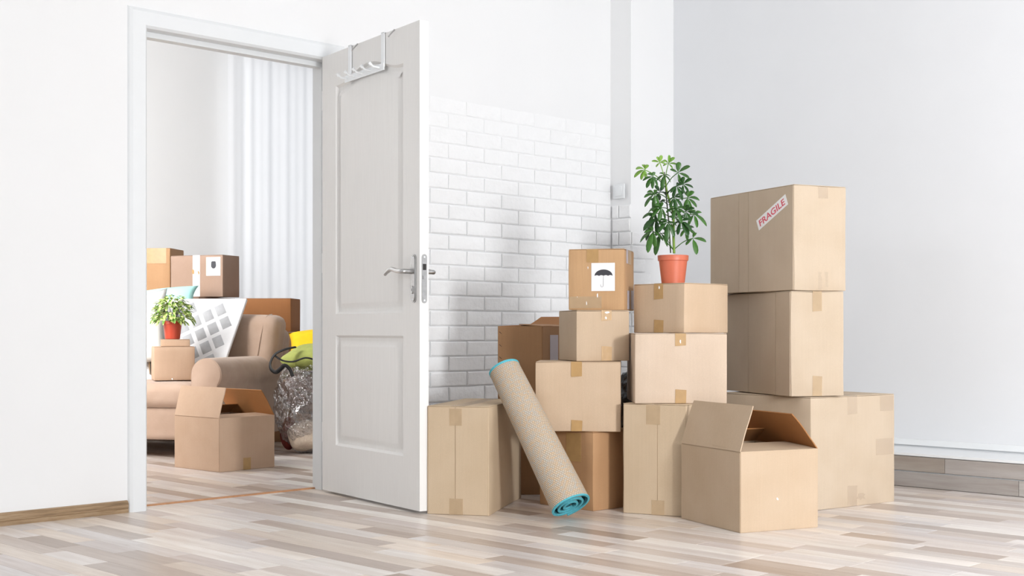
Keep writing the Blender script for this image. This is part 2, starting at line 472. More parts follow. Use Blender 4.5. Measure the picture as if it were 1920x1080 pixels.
# floors: laminate strips running towards the door wall
SW = 0.09
def visible(x, y, lo, hi):
    d = x * CA + y * SA; la = x * SA - y * CA
    if d < 3.4: return False
    px = 960 + la / d * FPX
    return lo < px < hi and HZ + FPX * HC / d < 1120
def floor_strips(parent, x0, x1, y0, y1, near, limit, dark):
    rows = []; x = x0
    while x < x1 - 0.01:
        y = y0 - random.uniform(0, 0.5)
        while y < y1:
            l = random.choice((0.3, 0.4, 0.5, 0.6, 0.8)); a, b = max(y, y0), min(y + l, y1)
            if b - a > 0.02: rows.append((x, x + SW, a, b))
            y += l
        x += SW
    def rank(r):
        cx, cy = (r[0] + r[1]) / 2, (r[2] + r[3]) / 2
        v = visible(cx, cy, -150, 2070) or visible(cx, r[2], -150, 2070) or visible(cx, r[3], -150, 2070)
        return (0 if (v and near(cx, cy)) else 1, cx * CA + cy * SA)
    rows.sort(key=rank)
    bm = bmesh.new(); ly = bm.loops.layers.float_color.new('tone')
    cnt = 0
    for r in rows:
        full = abs((r[3] - r[2]) * 10 - round((r[3] - r[2]) * 10)) < 1e-4
        if cnt < limit and rank(r)[0] == 0 and full:
            plank_piece(SW, r[3] - r[2], 0.004, parent, ((r[0] + r[1]) / 2, (r[2] + r[3]) / 2, 0), dark=dark); cnt += 1
        else:
            e = 0.0006
            v = [bm.verts.new(p) for p in ((r[0] + e, r[2] + e, 0), (r[1] - e, r[2] + e, 0), (r[1] - e, r[3] - e, 0), (r[0] + e, r[3] - e, 0))]
            w = [bm.verts.new((q.co.x, q.co.y, -0.004)) for q in v]; c = tone(dark)
            fs = [bm.faces.new(v)] + [bm.faces.new((w[i], w[(i + 1) % 4], v[(i + 1) % 4], v[i])) for i in range(4)]
            for f in fs:
                for lp in f.loops: lp[ly] = c
    o = finish('planks', bm, 'plankfar', parent); o['kind'] = 'stuff'
    return cnt
fl = bx('floor', -2.0, -2.5, -0.1, XR, 5.026, -0.004, 'dark')
struct(fl, 'pale multi-tone laminate strip floor in front of the doorway', 'floor')
floor_strips(fl, -2.0, XR, -2.5, 5.026, lambda x, y: True, 240, 1.0)
fl2 = bx('floor_far', 2.0, 5.054, -0.1, 9.0, Y2, -0.004, 'dark')
struct(fl2, 'pinkish laminate strip floor behind the doorway', 'floor')
floor_strips(fl2, 2.0, 9.0, 5.054, Y2, lambda x, y: y < 7.6, 60, 1.03)
th = bx('trim_3', OX0, 5.026, -0.004, OX1, 5.054, 0.005, 'thresh')
struct(th, 'thin oak threshold strip across the doorway floor', 'threshold')

# baseboard left of the door
def baseboard(name, x0, x1, label):
    bm = bmesh.new()
    prof = [(0, 0), (-0.016, 0), (-0.016, 0.014), (-0.013, 0.017), (-0.016, 0.02), (-0.016, 0.038), (-0.010, 0.047), (-0.003, 0.05), (0, 0.05)]
    a = [bm.verts.new((x0, YF + y, z)) for y, z in prof]; b = [bm.verts.new((x1, YF + y, z)) for y, z in prof]
    bm.faces.new(a); bm.faces.new(b[::-1])
    for i in range(len(prof)): j = (i + 1) % len(prof); bm.faces.new((a[i], a[j], b[j], b[i]))
    struct(finish(name, bm, 'basewood'), label, 'baseboard')
baseboard('baseboard_left', -2.0, OX0 - 0.085, 'brown wood baseboard left of the doorway')

# door frame: casing with mitred corners, jambs and stop
CW = 0.082
cs = empty('trim_4', ((OX0 + OX1) / 2, YF, 0))
struct(cs, 'white mitred casing and jambs framing the doorway', 'door frame')
def casing(name, outer):
    bm = bmesh.new(); cx = cs.location.x
    for z in (0, 1): pass
    pts = outer
    prof = [(0.0, -0.010), (0.12, -0.020), (0.8, -0.018), (0.95, -0.010), (1.0, 0.0)]   # inner edge -> outer edge
    rings = []
    for t, y in [(0.0, 0.0)] + prof:
        rings.append([bm.verts.new((p[0] + (q[0] - p[0]) * t - cx, y, p[1] + (q[1] - p[1]) * t)) for p, q in pts])
    for a, b in zip(rings, rings[1:]): bm.faces.new((a[0], a[1], b[1], b[0]))
    finish(name, bm, 'white', cs, recalc=True)
casing('casing', [((OX0, 0), (OX0 - CW, 0)), ((OX0, OH), (OX0 - CW, OH + CW))])
casing('casing', [((OX0, OH), (OX0 - CW, OH + CW)), ((OX1, OH), (OX1 + CW, OH + CW))])
casing('casing', [((OX1, OH), (OX1 + CW, OH + CW)), ((OX1, 0), (OX1 + CW, 0))])
cx = cs.location.x
bx('jamb', OX0 - 0.012 - cx, 0, 0, OX0 - cx, YB - YF, OH, 'white', cs)
bx('jamb', OX1 - cx, 0, 0, OX1 + 0.012 - cx, YB - YF, OH, 'white', cs)
bx('jamb', OX0 - 0.012 - cx, 0, OH, OX1 + 0.012 - cx, YB - YF, OH + 0.012, 'white', cs)
bx('door_stop', OX0 - cx, 0.05, OH - 0.022, OX1 - cx, 0.10, OH, 'white', cs)
bx('door_stop', OX0 - cx, 0.05, 0.0, OX0 + 0.012 - cx, 0.10, OH - 0.022, 'white', cs)
bx('door_stop', OX1 - 0.012 - cx, 0.05, 0.0, OX1 - cx, 0.10, OH - 0.022, 'white', cs)

# painted brick facing
random.seed(21)
bmesh_var = {}
def brick_mesh(L, Hh, var):
    key = (round(L, 3), round(Hh, 3), var)
    if key in bmesh_var: return bmesh_var[key]
    rn = random.Random(hash((int(L * 1000), var)))
    bm = bmesh.new(); j = lambda s: rn.uniform(-s, s)
    t = 0.010
    base = [(-L / 2, -Hh / 2), (0, -Hh / 2), (L / 2, -Hh / 2), (L / 2, Hh / 2), (0, Hh / 2), (-L / 2, Hh / 2)]
    a = [bm.verts.new((x, 0, z)) for x, z in base]
    b = [bm.verts.new((x + j(.0012), -t * 0.62, z + j(.0014))) for x, z in base]
    c = [bm.verts.new((x * (1 - 0.012 / L) + j(.001), -t + j(.0015), z * (1 - 0.012 / Hh) + j(.0012))) for x, z in base]
    mid = bm.verts.new((j(.02), -t + j(.002), j(.01)))
    for p, q in ((a, b), (b, c)):
        for i in range(6): bm.faces.new((p[i], p[(i + 1) % 6], q[(i + 1) % 6], q[i]))
    for i in range(6): bm.faces.new((c[i], c[(i + 1) % 6], mid))
    bmesh.ops.recalc_face_normals(bm, faces=bm.faces[:])
    me = D.meshes.new('brick'); bm.to_mesh(me); bm.free(); me.materials.append(M['brick'])
    for p in me.polygons: p.use_smooth = True
    me.set_sharp_from_angle(angle=rad(24))
    bmesh_var[key] = me
    return me
COURSE, BL = 0.0768, 0.25
def brick(parent, loc, rz, L, dep=1.0):
    if L < 0.03: return
    o = D.objects.new('brick', brick_mesh(round(L - 0.005, 3), COURSE - 0.0055, random.randrange(3)))
    COL.objects.link(o); o.parent = parent; o.location = loc; o.rotation_euler = (0, 0, rz)
    o.scale = (1, dep, random.choice((1, 1, 0.97, 0.985)))
NC = 25
for r in range(NC):
    z = COURSE * (r + 0.5); x = XC - 0.004
    first = BL if r % 2 else BL / 2
    while x > 4.0:
        L = first if x > XC - 0.01 else BL
        brick(wb, (x - L / 2, YF, z), 0, L, min(1.0, 0.16 + 0.11 * (NC - 1 - r))); x -= L
    if r < 19:
        L = YF - YC - 0.016
        if r % 2:                      # side face of the column: one long brick or a pair
            brick(wc, (XC, YC + 0.016 + L / 2 - 0.016, z), rad(-90), L)
        else:
            brick(wc, (XC, YC + 0.04, z), rad(-90), 0.09); brick(wc, (XC, YC + 0.112, z), rad(-90), 0.05)
    if r < 17:
        L = (0.15, 0.17, 0.12, 0.2)[r % 4]
        brick(wc, (XC + L / 2 + 0.001, YC, z), 0, L)

# wall switch on the column
sw = empty('wall_switch', (XC, 4.84, 1.535), rad(-90))
tag(sw, 'small white square wall switch on the corner column', 'switch')
rbox('plate', (-0.042, -0.024, -0.042), (0.042, -0.0145, 0.042), 0.004, 'white', sw, n=1, rs=2)
rbox('rocker', (-0.026, -0.028, -0.028), (0.026, -0.024, 0.028), 0.002, 'white', sw, n=1)

# ------------------------------------------------------------------ the open door
HP, FP = Vector((3.63, 4.898, 0.012)), Vector((3.470, 4.026, 0.012))
dv = FP - HP; LW = dv.length; LH = 1.995
door = empty('door_1', HP, math.atan2(dv.y, dv.x))
struct(door, 'white panelled door standing open into the room', 'door')
# local: x along the leaf (hinge -> free edge), y to the hidden side (+), z up.  visible face at y = 0 looks to -y?
# leaf direction is about -Y, so local +y points to +X: the visible face (towards -X) is y = 0.
TH = 0.042
def panel_outline(x0, x1, z0, z1, arch):
    pts = [(x0, z0), (x1, z0), (x1, z1)]
    if arch:
        n = 22
        for i in range(1, n):
            t = 1 - i / n; s = abs(t - 0.5) * 2
            pts.append((x0 + (x1 - x0) * t, z1 + arch * 0.5 * (1 + math.cos(math.pi * min(1, max(0, (s - 0.02) / 0.9))))))
    pts.append((x0, z1))
    return pts
def inset(pts, d):
    out = []; n = len(pts)
    for i in range(n):
        a, b, c = Vector(pts[i - 1]), Vector(pts[i]), Vector(pts[(i + 1) % n])
        e1, e2 = (b - a).normalized(), (c - b).normalized()
        n1, n2 = Vector((-e1.y, e1.x)), Vector((-e2.y, e2.x))
        m = (n1 + n2); m = m / max(0.3, m.dot(n1))
        out.append(tuple(b + m * d))
    return out
P1 = panel_outline(0.136, 0.752, 0.808, 1.842, 0.055)
P2 = panel_outline(0.136, 0.752, 0.214, 0.712, 0)
bm = bmesh.new(); edges = []
def loop(bm, pts, y):
    vs_ = [bm.verts.new((p[0], y, p[1])) for p in pts]
    return vs_, [bm.edges.new((vs_[i], vs_[(i + 1) % len(vs_)])) for i in range(len(vs_))]
rect = [(0, 0), (LW, 0), (LW, LH), (0, LH)]
rv, re_ = loop(bm, rect, 0); l1, e1 = loop(bm, P1, 0); l2, e2 = loop(bm, P2, 0)
bmesh.ops.triangle_fill(bm, use_beauty=True, use_dissolve=False, edges=re_ + e1 + e2)
bad = [f for f in bm.faces if any(all(v in L for v in f.verts) for L in (l1, l2)) and
       (0.14 < f.calc_center_median().x < 0.75)]
def inside(pt, poly):
    c = False
    for i in range(len(poly)):
        (x1, y1), (x2, y2) = poly[i - 1], poly[i]
        if (y1 > pt[1]) != (y2 > pt[1]) and pt[0] < (x2 - x1) * (pt[1] - y1) / (y2 - y1) + x1: c = not c
    return c
bad = [f for f in bm.faces if any(inside((f.calc_center_median().x, f.calc_center_median().z), p) for p in (P1, P2))]
bmesh.ops.delete(bm, geom=bad, context='FACES_ONLY')
back = [bm.verts.new((p[0], TH, p[1])) for p in rect]
bm.faces.new(back[::-1])
for i in range(4): bm.faces.new((rv[i], rv[(i + 1) % 4], back[(i + 1) % 4], back[i]))
bmesh.ops.recalc_face_normals(bm, faces=bm.faces[:])
finish('leaf', bm, 'door', door, 25, recalc=False)
def panel(pts, name):
    bm = bmesh.new(); rings = []
    for dd, y in ((0, 0), (0.003, 0.004), (0.010, 0.012), (0.020, 0.014), (0.030, 0.012), (0.044, 0.004), (0.052, 0.003)):
        q = inset(pts, dd); rings.append([bm.verts.new((p[0], y, p[1])) for p in q])
    n = len(pts)
    for a, b in zip(rings, rings[1:]):
        for i in range(n): bm.faces.new((a[i], a[(i + 1) % n], b[(i + 1) % n], b[i]))
    bm.faces.new(rings[-1])
    finish(name, bm, 'door', door, 35)
panel(P1, 'panel'); panel(P2, 'panel')
# handle set
hx, hz = 0.843, 0.975
hp = empty('handle', (0, 0, 0)); hp.parent = door
def stadium(w, h, n=8):
    pts = []
    for s, c in ((1, 0), (-1, math.pi)):
        for i in range(n + 1):
            a = c + math.pi * i / n
            pts.append((math.cos(a) * w / 2, s * (h / 2 - w / 2) + math.sin(a) * w / 2))
    return pts
X, Z, NY = Vector((1, 0, 0)), Vector((0, 0, 1)), Vector((0, -1, 0))
bm = bmesh.new(); prism_bm(bm, stadium(0.040, 0.198), (Vector((hx, 0, hz - 0.028)), X, Z, NY), 0, 0.006)
prism_bm(bm, stadium(0.031, 0.189), (Vector((hx, 0, hz - 0.028)), X, Z, NY), 0.006, 0.009)
finish('back_plate', bm, 'chrome', hp, 30)
tube('lever', catmull([(hx, -0.005, hz), (hx, -0.05, hz), (hx - 0.012, -0.056, hz), (hx - 0.05, -0.056, hz + 0.004), (hx - 0.09, -0.056, hz + 0.012), (hx - 0.125, -0.055, hz + 0.004), (hx - 0.150, -0.054, hz - 0.008)], 4),
     [0.010] * 9 + [0.0095] * 6 + [0.009] * 6 + [0.008] * 3 + [0.007], 'chrome', hp, 12)
bm = bmesh.new(); prism_bm(bm, stadium(0.012, 0.032), (Vector((hx, 0, hz - 0.075)), X, Z, NY), 0.009, 0.013)
finish('key_cylinder', bm, 'chrome', hp, 30)
bm = bmesh.new(); prism_bm(bm, stadium(0.003, 0.012), (Vector((hx, 0, hz - 0.075)), X, Z, NY), 0.013, 0.0134)
finish('keyhole', bm, 'dark', hp)
for dz in (0.058, -0.114):
    bm = bmesh.new(); prism_bm(bm, stadium(0.007, 0.0072), (Vector((hx, 0, hz + dz)), X, Z, NY), 0.009, 0.0105)
    finish('screw', bm, 'white', hp, 30)
YY = Vector((0, 1, 0))
lk = bm = bmesh.new(); prism_bm(bm, stadium(0.024, 0.2), (Vector((LW, TH / 2, hz - 0.03)), YY, Z, X), 0, 0.003)
lp = finish('lock_plate', bm, 'chrome', door, 30)
bm = bmesh.new(); prism_bm(bm, [(-0.008, 0.035), (0.008, 0.035), (0.008, 0.06), (-0.008, 0.06)], (Vector((LW, TH / 2, hz - 0.03)), YY, Z, X), 0.003, 0.0034)
finish('latch_slot', bm, 'dark', lp)
bm = bmesh.new(); prism_bm(bm, [(-0.007, -0.002), (0.007, -0.002), (0.007, 0.012), (-0.007, 0.012)], (Vector((LW, TH / 2, hz - 0.03)), YY, Z, X), 0.003, 0.0075)
finish('latch', bm, 'chrome', lp)
for dz in (0.088, -0.088):
    bm = bmesh.new(); prism_bm(bm, stadium(0.008, 0.0082), (Vector((LW, TH / 2, hz - 0.03 + dz)), YY, Z, X), 0.003, 0.004)
    finish('screw', bm, 'white', lp, 30)
hb = empty('handle', (0, 0, 0)); hb.parent = door
bm = bmesh.new(); prism_bm(bm, stadium(0.040, 0.198), (Vector((hx, TH, hz - 0.028)), X, Z, YY), 0, 0.008)
finish('back_plate', bm, 'chrome', hb, 30)
tube('lever', catmull([(hx, TH + 0.005, hz), (hx, TH + 0.045, hz), (hx - 0.012, TH + 0.052, hz), (hx - 0.06, TH + 0.052, hz + 0.006), (hx - 0.13, TH + 0.05, hz - 0.002)], 4), 0.0095, 'chrome', hb, 12)
for z in (0.22, 1.0, 1.75):
    tube('hinge', [(-0.006, 0.008, z), (-0.006, 0.008, z + 0.09)], 0.007, 'whitemetal', door, 10)

# over-door hook rack
rk = empty('door_hook_rack', HP + dv * 0.5, door.rotation_euler.z)
tag(rk, 'white over-door hook rack with five pegs hung on the door', 'hook rack')
def fx(px):                # pixel column -> distance along the leaf
    lat0, d0 = HP.x * SA - HP.y * CA, HP.x * CA + HP.y * SA
    lat1, d1 = FP.x * SA - FP.y * CA, FP.x * CA + FP.y * SA
    t = (K(px) * d0 - lat0) / ((lat1 - lat0) - K(px) * (d1 - d0)); return t * LW
mid = LW * 0.5
ztop = LH + 0.0015
for i, px in enumerate((658, 720)):
    x = fx(px) - mid; w = 0.013
    bm = bmesh.new()
    zb = 1.852
    for (y0, z0, y1, z1) in ((-0.007, zb, -0.003, ztop + 0.003), (-0.007, ztop, TH + 0.006, ztop + 0.003), (TH + 0.003, ztop - 0.10, TH + 0.006, ztop)):
        box_bm(bm, x - w, y0, z0, x + w, y1, z1)
    finish('strap', bm, 'whitemetal', rk)
    hk = fx((671, 740)[i]) - mid
    tube('small_hook', catmull([(hk, -0.001, ztop - 0.002), (hk, -0.010, ztop - 0.012), (hk, -0.022, ztop - 0.026), (hk, -0.030, ztop - 0.036)], 4), 0.003, 'chrome', rk, 8)
xa, xb = fx(650) - mid, fx(723) - mid
bm = bmesh.new(); box_bm(bm, xa, -0.010, 1.838, xb, -0.006, 1.868); finish('rail', bm, 'whitemetal', rk)
for i in range(5):
    x = xa + 0.02 + (xb - xa - 0.06) * i / 4
    pg = tube('peg', [(x, -0.008, 1.853), (x, -0.040, 1.856), (x, -0.052, 1.866)], [0.005, 0.005, 0.005], 'whitemetal', rk, 10)
    tube('peg_tip', [(x, -0.050, 1.862), (x, -0.058, 1.870)], [0.008, 0.0075], 'whitemetal', pg, 10)

# ------------------------------------------------------------------ cardboard boxes
class Box:
    """near vertical edge at pixel column px and depth d; right face leaves it at angle phi"""
    def __init__(s, name, label, px, d, z0, h, phi, xl=None, xr=None, wl=None, wr=None, mat='kraft', open=None, seed=None, flaps=True, group=None, amp=0.0016, inner=True):
        s.lat, s.d, s.z0, s.h, s.phi, s.mat = K(px) * d, d, z0, h, rad(phi), mat
        s.r = Vector((math.cos(s.phi), math.sin(s.phi))); s.l = Vector((-math.sin(s.phi), math.cos(s.phi)))
        s.wr = wr if wr is not None else s.along('R', xr)
        s.wl = wl if wl is not None else s.along('L', xl)
        c = Vector((s.lat, s.d)) + s.r * s.wr / 2 + s.l * s.wl / 2
        s.e = empty(name, W(c.x, c.y, z0), s.phi + YAW)
        tag(s.e, label, 'box', group)
        s.o = Vector((-s.wr / 2, -s.wl / 2, 0))
        s.seed = seed if seed is not None else px * 0.37 + z0 * 11
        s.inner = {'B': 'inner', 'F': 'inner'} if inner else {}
        if open: s.build_open(open)
        else:
            ft = 0.003 if flaps else 0
            rbox('body', s.o, s.o + Vector((s.wr, s.wl, h - ft)), 0.0035, mat, s.e, n=7, amp=amp, freq=7, seed=s.seed)
            if flaps:       # two long top flaps that meet in the middle
                horiz = s.wr >= s.wl
                for k in (0, 1):
                    if horiz: a, b = (0.001, 0.001 + k * s.wl / 2), (s.wr - 0.001, s.wl / 2 * (k + 1) - 0.001)
                    else: a, b = (0.001 + k * s.wr / 2, 0.001), (s.wr / 2 * (k + 1) - 0.001, s.wl - 0.001)
                    rbox('flap', s.o + Vector((a[0], a[1], h - ft + 0.0003)), s.o + Vector((b[0], b[1], h)), 0.001, mat, s.e, n=3, amp=0.0006, freq=6, seed=s.seed + k)
    def along(s, f, px):
        u = s.r if f == 'R' else s.l
        return (K(px) * s.d - s.lat) / (u.x - K(px) * u.y)
    def uv(s, f, px, py):           # pixel -> metres along the face from the near edge, height above base
        w = s.along(f, px); u = s.r if f == 'R' else s.l
        return w, zat(py, s.d + u.y * w) - s.z0
    def frame(s, f):                # origin at the near bottom edge, a runs to the viewer's right
        o = s.o
        if f == 'R': return (o.copy(), Vector((1, 0, 0)), Vector((0, 0, 1)), Vector((0, -1, 0)))
        if f == 'L': return (o.copy(), Vector((0, -1, 0)), Vector((0, 0, 1)), Vector((-1, 0, 0)))
        return (o + Vector((0, 0, s.h)), Vector((1, 0, 0)), Vector((0, 1, 0)), Vector((0, 0, 1)))
    def ab(s, f, px, py):
        w, z = s.uv(f, px, py); return (w if f == 'R' else -w, z)
    def patch(s, name, f, poly, mat, t0=0.0008, t=0.0006, label=None):
        bm = bmesh.new(); prism_bm(bm, poly, s.frame(f), t0, t0 + t)
        o = finish(name, bm, mat, s.e)
        if label: o['label'] = label
        return o
    def patchpx(s, name, f, x0, y0, x1, y1, mat, wob=0.0, **kw):
        q = [s.ab(f, x0, y1), s.ab(f, x1, y1), s.ab(f, x1, y0), s.ab(f, x0, y0)]
        zz0, zz1 = (q[0][1] + q[1][1]) / 2, (q[2][1] + q[3][1]) / 2
        zz0 = max(zz0, 0.001); zz1 = min(zz1, s.h - 0.001)
        q = [(q[0][0], zz0), (q[1][0], zz0), (q[1][0] + wob, zz1), (q[0][0] + wob, zz1)]
        return s.patch(name, f, q, mat, **kw)
    def toptape(s, px, f, w=0.05, mat='tape', drop=(0.04, 0.04)):
        """tape over the top seam, folded down over face f at column px, and again at the foot"""
        a = s.along(f, px); a = a if f == 'R' else -a
        s.patch('tape', f, [(a - w / 2, s.h - drop[0]), (a + w / 2, s.h - drop[0] + 0.003), (a + w / 2, s.h - 0.0005), (a - w / 2, s.h - 0.0005)], mat)
        if drop[1]: s.patch('tape', f, [(a - w / 2, 0.001), (a + w / 2, 0.001), (a + w / 2 + .002, drop[1] - 0.003), (a - w / 2 + .001, drop[1])], mat)
        if f == 'R': s.patch('tape', 'T', [(a - w / 2, 0.0), (a + w / 2, 0.0), (a + w / 2, s.wl), (a - w / 2, s.wl)], mat, t0=0.0004)
        else: s.patch('tape', 'T', [(0, -a - w / 2), (s.wr, -a - w / 2), (s.wr, -a + w / 2), (0, -a + w / 2)], mat, t0=0.0004)
    def scrap(s, f, x0, y0, x1, y1, mat='paper', n=7):
        (a0, b0), (a1, b1) = s.ab(f, x0, y1), s.ab(f, x1, y0)
        rn = random.Random(int(x0 * 7 + y0)); pts = []
        for i in range(n):
            an = 2 * math.pi * i / n; k = rn.uniform(0.22, 0.62)
            pts.append(((a0 + a1) / 2 + math.cos(an) * (a1 - a0) / 2 * k, max(0.001, (b0 + b1) / 2 + math.sin(an) * (b1 - b0) / 2 * k)))
        return s.patch('torn_scrap', f, pts, mat, t0=0.0016)
    def seam(s, f, xs, mat=None, z0=0.0, z1=None):
        """outer card panels standing just proud of the face with open seams at pixel columns xs"""
        L = s.wr if f == 'R' else s.wl
        cuts = [0.004] + sorted(s.along(f, x) for x in xs) + [L - 0.004]
        z1 = z1 or s.h - 0.004
        for a, b in zip(cuts, cuts[1:]):
            if b - a < 0.01: continue
            sg = 1 if f == 'R' else -1
            p = [(sg * (a + 0.0012), z0 + 0.002), (sg * (b - 0.0012), z0 + 0.002), (sg * (b - 0.0012), z1), (sg * (a + 0.0012), z1)]
            if sg < 0: p = p[::-1]
            s.patch('panel', f, p, mat or s.mat, t0=-0.001, t=0.0034)
    def build_open(s, op):
        t = 0.005; o = s.o; w, l, h = s.wr, s.wl, s.h
        bm = bmesh.new()
        out = [(0, 0), (w, 0), (w, l), (0, l)]; inn = [(t, t), (w - t, t), (w - t, l - t), (t, l - t)]
        V = lambda p, z: bm.verts.new(o + Vector((p[0], p[1], z)))
        a = [V(p, 0) for p in out]; b = [V(p, h) for p in out]; c = [V(p, h) for p in inn]; d_ = [V(p, t) for p in inn]
        bm.faces.new(a[::-1]); bm.faces.new(d_)
        for i in range(4):
            j = (i + 1) % 4
            bm.faces.new((a[i], a[j], b[j], b[i])); bm.faces.new((b[i], b[j], c[j], c[i])); bm.faces.new((c[i], c[j], d_[j], d_[i]))
        bmesh.ops.bevel(bm, geom=[e for e in bm.edges if all((v in a or v in b) for v in e.verts)], offset=0.0025, segments=2, affect='EDGES')
        finish('body', bm, s.mat, s.e, 30)
        # flaps: edge -> (lean inwards in degrees, length)
        E = {'R': (Vector((0, 0, h)), Vector((1, 0, 0)), Vector((0, 1, 0)), w), 'F': (Vector((w, l, h)), Vector((-1, 0, 0)), Vector((0, -1, 0)), w),
             'L': (Vector((0, l, h)), Vector((0, -1, 0)), Vector((1, 0, 0)), l), 'B': (Vector((w, 0, h)), Vector((0, 1, 0)), Vector((-1, 0, 0)), l)}
        for k, (ang, ln, curl, *cut) in op.items():
            p0, ex, inw, L = E[k]; L -= (cut[0] if cut else 0); bm = bmesh.new(); rows = []
            n = 7; aa = ang; pos = Vector((0.0, 0.0015))
            pr = [pos.copy()]
            for i in range(n):
                aa2 = ang + curl * (i / n)
                pos = pos + Vector((math.sin(rad(aa2)), math.cos(rad(aa2)))) * ln / n; pr.append(pos.copy())
            for side in (0, 1):
                g_ = []
                for i, q in enumerate(pr):
                    aa2 = ang + curl * (i / n)
                    nn = Vector((-math.cos(rad(aa2)), math.sin(rad(aa2)))) * (0.004 * side)
                    qq = q + nn * -1
                    row = []
                    for m in range(7):
                        fr_ = m / 6; wv = 0.0018 * math.sin(fr_ * 9 + i)
                        ee = 0.002 + (L - 0.004) * fr_
                        row.append(bm.verts.new(o + p0 + ex * ee + inw * (qq.x + wv * i / n) + Vector((0, 0, qq.y))))
                    g_.append(row)
                rows.append(g_)
            A, B = rows; nr, ncl = len(A), 7
            for i in range(nr - 1):
                for m in range(ncl - 1):
                    bm.faces.new((A[i][m], A[i][m + 1], A[i + 1][m + 1], A[i + 1][m])); bm.faces.new((B[i][m], B[i + 1][m], B[i + 1][m + 1], B[i][m + 1]))
            for i in range(nr - 1):
                bm.faces.new((A[i][0], A[i + 1][0], B[i + 1][0], B[i][0])); bm.faces.new((A[i][-1], B[i][-1], B[i + 1][-1], A[i + 1][-1]))
            for m in range(ncl - 1):
                bm.faces.new((A[0][m], B[0][m], B[0][m + 1], A[0][m + 1])); bm.faces.new((A[-1][m], A[-1][m + 1], B[-1][m + 1], B[-1][m]))
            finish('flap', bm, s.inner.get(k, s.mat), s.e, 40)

# --- right group
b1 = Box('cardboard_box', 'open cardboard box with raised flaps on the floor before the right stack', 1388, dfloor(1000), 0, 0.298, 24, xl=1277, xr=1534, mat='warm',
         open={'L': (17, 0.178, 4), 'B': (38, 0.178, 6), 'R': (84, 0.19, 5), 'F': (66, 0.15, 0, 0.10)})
b1.scrap('R', 1452, 928, 1462, 942)

bO = Box('cardboard_box', 'large pale cardboard box at the bottom of the stack with the red-lettered label', 1520, dfloor(959), 0, 0.470, 35.8, wl=0.55, xr=1677, mat='pale')
bO.toptape(1598, 'R', 0.06, 'cleartape', (0.08, 0.09))
bO.patchpx('tape', 'R', 1642, 822, 1674, 852, 'cleartape')
bO.patchpx('tape', 'R', 1650, 742, 1675, 770, 'cleartape')
bO.scrap('R', 1598, 915, 1630, 948, 'cleartape', 11)
bD = Box('cardboard_box', 'tall pale cardboard box between the large floor box and the red-lettered box', 1483, 5.40, 0.4730, 0.4370, 17.1, wl=0.62, xr=1582, mat='pale', amp=0.0024)
bD.toptape(1532, 'R', 0.043, 'paletape', (0.085, 0.085))
bD.seam('L', (1404, 1455))
bF = Box('cardboard_box', 'pale cardboard box with a slanted FRAGILE label on top of its stack', 1489, 5.40, 0.9125, 0.439, 24.4, xl=1332, xr=1586, mat='pale', amp=0.0024)
bF.patchpx('tape', 'R', 1534, 510, 1552, 543, 'cleartape')
bF.patchpx('tape', 'R', 1534, 350, 1552, 372, 'cleartape')
bF.seam('L', (1386, 1404))
# FRAGILE sticker
A0, A1 = Vector(bF.ab('L', 1421.5, 423)), Vector(bF.ab('L', 1476, 373.5))
ctr = (A0 + A1) / 2; ev = (A1 - A0).normalized(); pv = Vector((-ev.y, ev.x)); Ls = (A1 - A0).length; Hs = 0.048
st = bF.patch('sticker', 'L', [tuple(ctr + ev * a * Ls / 2 + pv * b * Hs / 2) for a, b in ((-1, -1), (1, -1), (1, 1), (-1, 1))], 'paper', t0=0.0026, t=0.0005, label='white sticker reading FRAGILE in red')
fc = D.curves.new('fragile_text', 'FONT'); fc.body = 'FRAGILE'; fc.size = 0.05; fc.align_x = 'CENTER'; fc.align_y = 'CENTER'; fc.extrude = 0.0002; fc.offset = 0.0008
fo = D.objects.new('tmp', fc); COL.objects.link(fo)
bpy.context.view_layer.update()
tm = D.meshes.new_from_object(fo.evaluated_get(bpy.context.evaluated_depsgraph_get()))
D.objects.remove(fo)
xs = [v.co.x for v in tm.vertices]; ys = [v.co.y for v in tm.vertices]
sx = Ls * 0.86 / (max(xs) - min(xs)); sy = Hs * 0.60 / (max(ys) - min(ys))
fr = bF.frame('L')
for v in tm.vertices:
    q = ctr + ev * ((v.co.x - (max(xs) + min(xs)) / 2) * sx) + pv * ((v.co.y - (max(ys) + min(ys)) / 2) * sy)
    v.co = fr[0] + fr[1] * q.x + fr[2] * q.y + fr[3] * (0.0034 + v.co.z)
tm.materials.clear(); tx = link('lettering', tm, 'red', st)

# --- middle stack with the plant
bN = Box('cardboard_box', 'tall narrow cardboard box on the floor under the plant stack', 1288, dfloor(969.5), 0, 0.449, 64.3, xl=1168, wr=0.36, mat='tan')
bN.seam('L', (1233,))
bN.patchpx('tape', 'L', 1212, 760, 1238, 796, 'paletape', t0=0.0028)
bN.patchpx('tape', 'L', 1222, 938, 1246, 966, 'paletape', t0=0.0028)
bB = Box('cardboard_box', 'cardboard box with tan tape second below the potted plant', 1190.5, 5.30, 0.450, 0.285, 0.0, wl=0.36, xr=1363, mat='light')
bB.toptape(1276, 'R', 0.044, 'tape', (0.052, 0.058))
bB.scrap('R', 1272, 634, 1279, 648)
bC = Box('cardboard_box', 'small cardboard box carrying the tall green potted plant', 1283, 5.33, 0.7365, 0.205, 42, xl=1188, xr=1365, mat='kraft')
bC.toptape(1235, 'L', 0.050, 'tape', (0.066, 0.055))
bC.scrap('L', 1234, 531, 1239, 546)

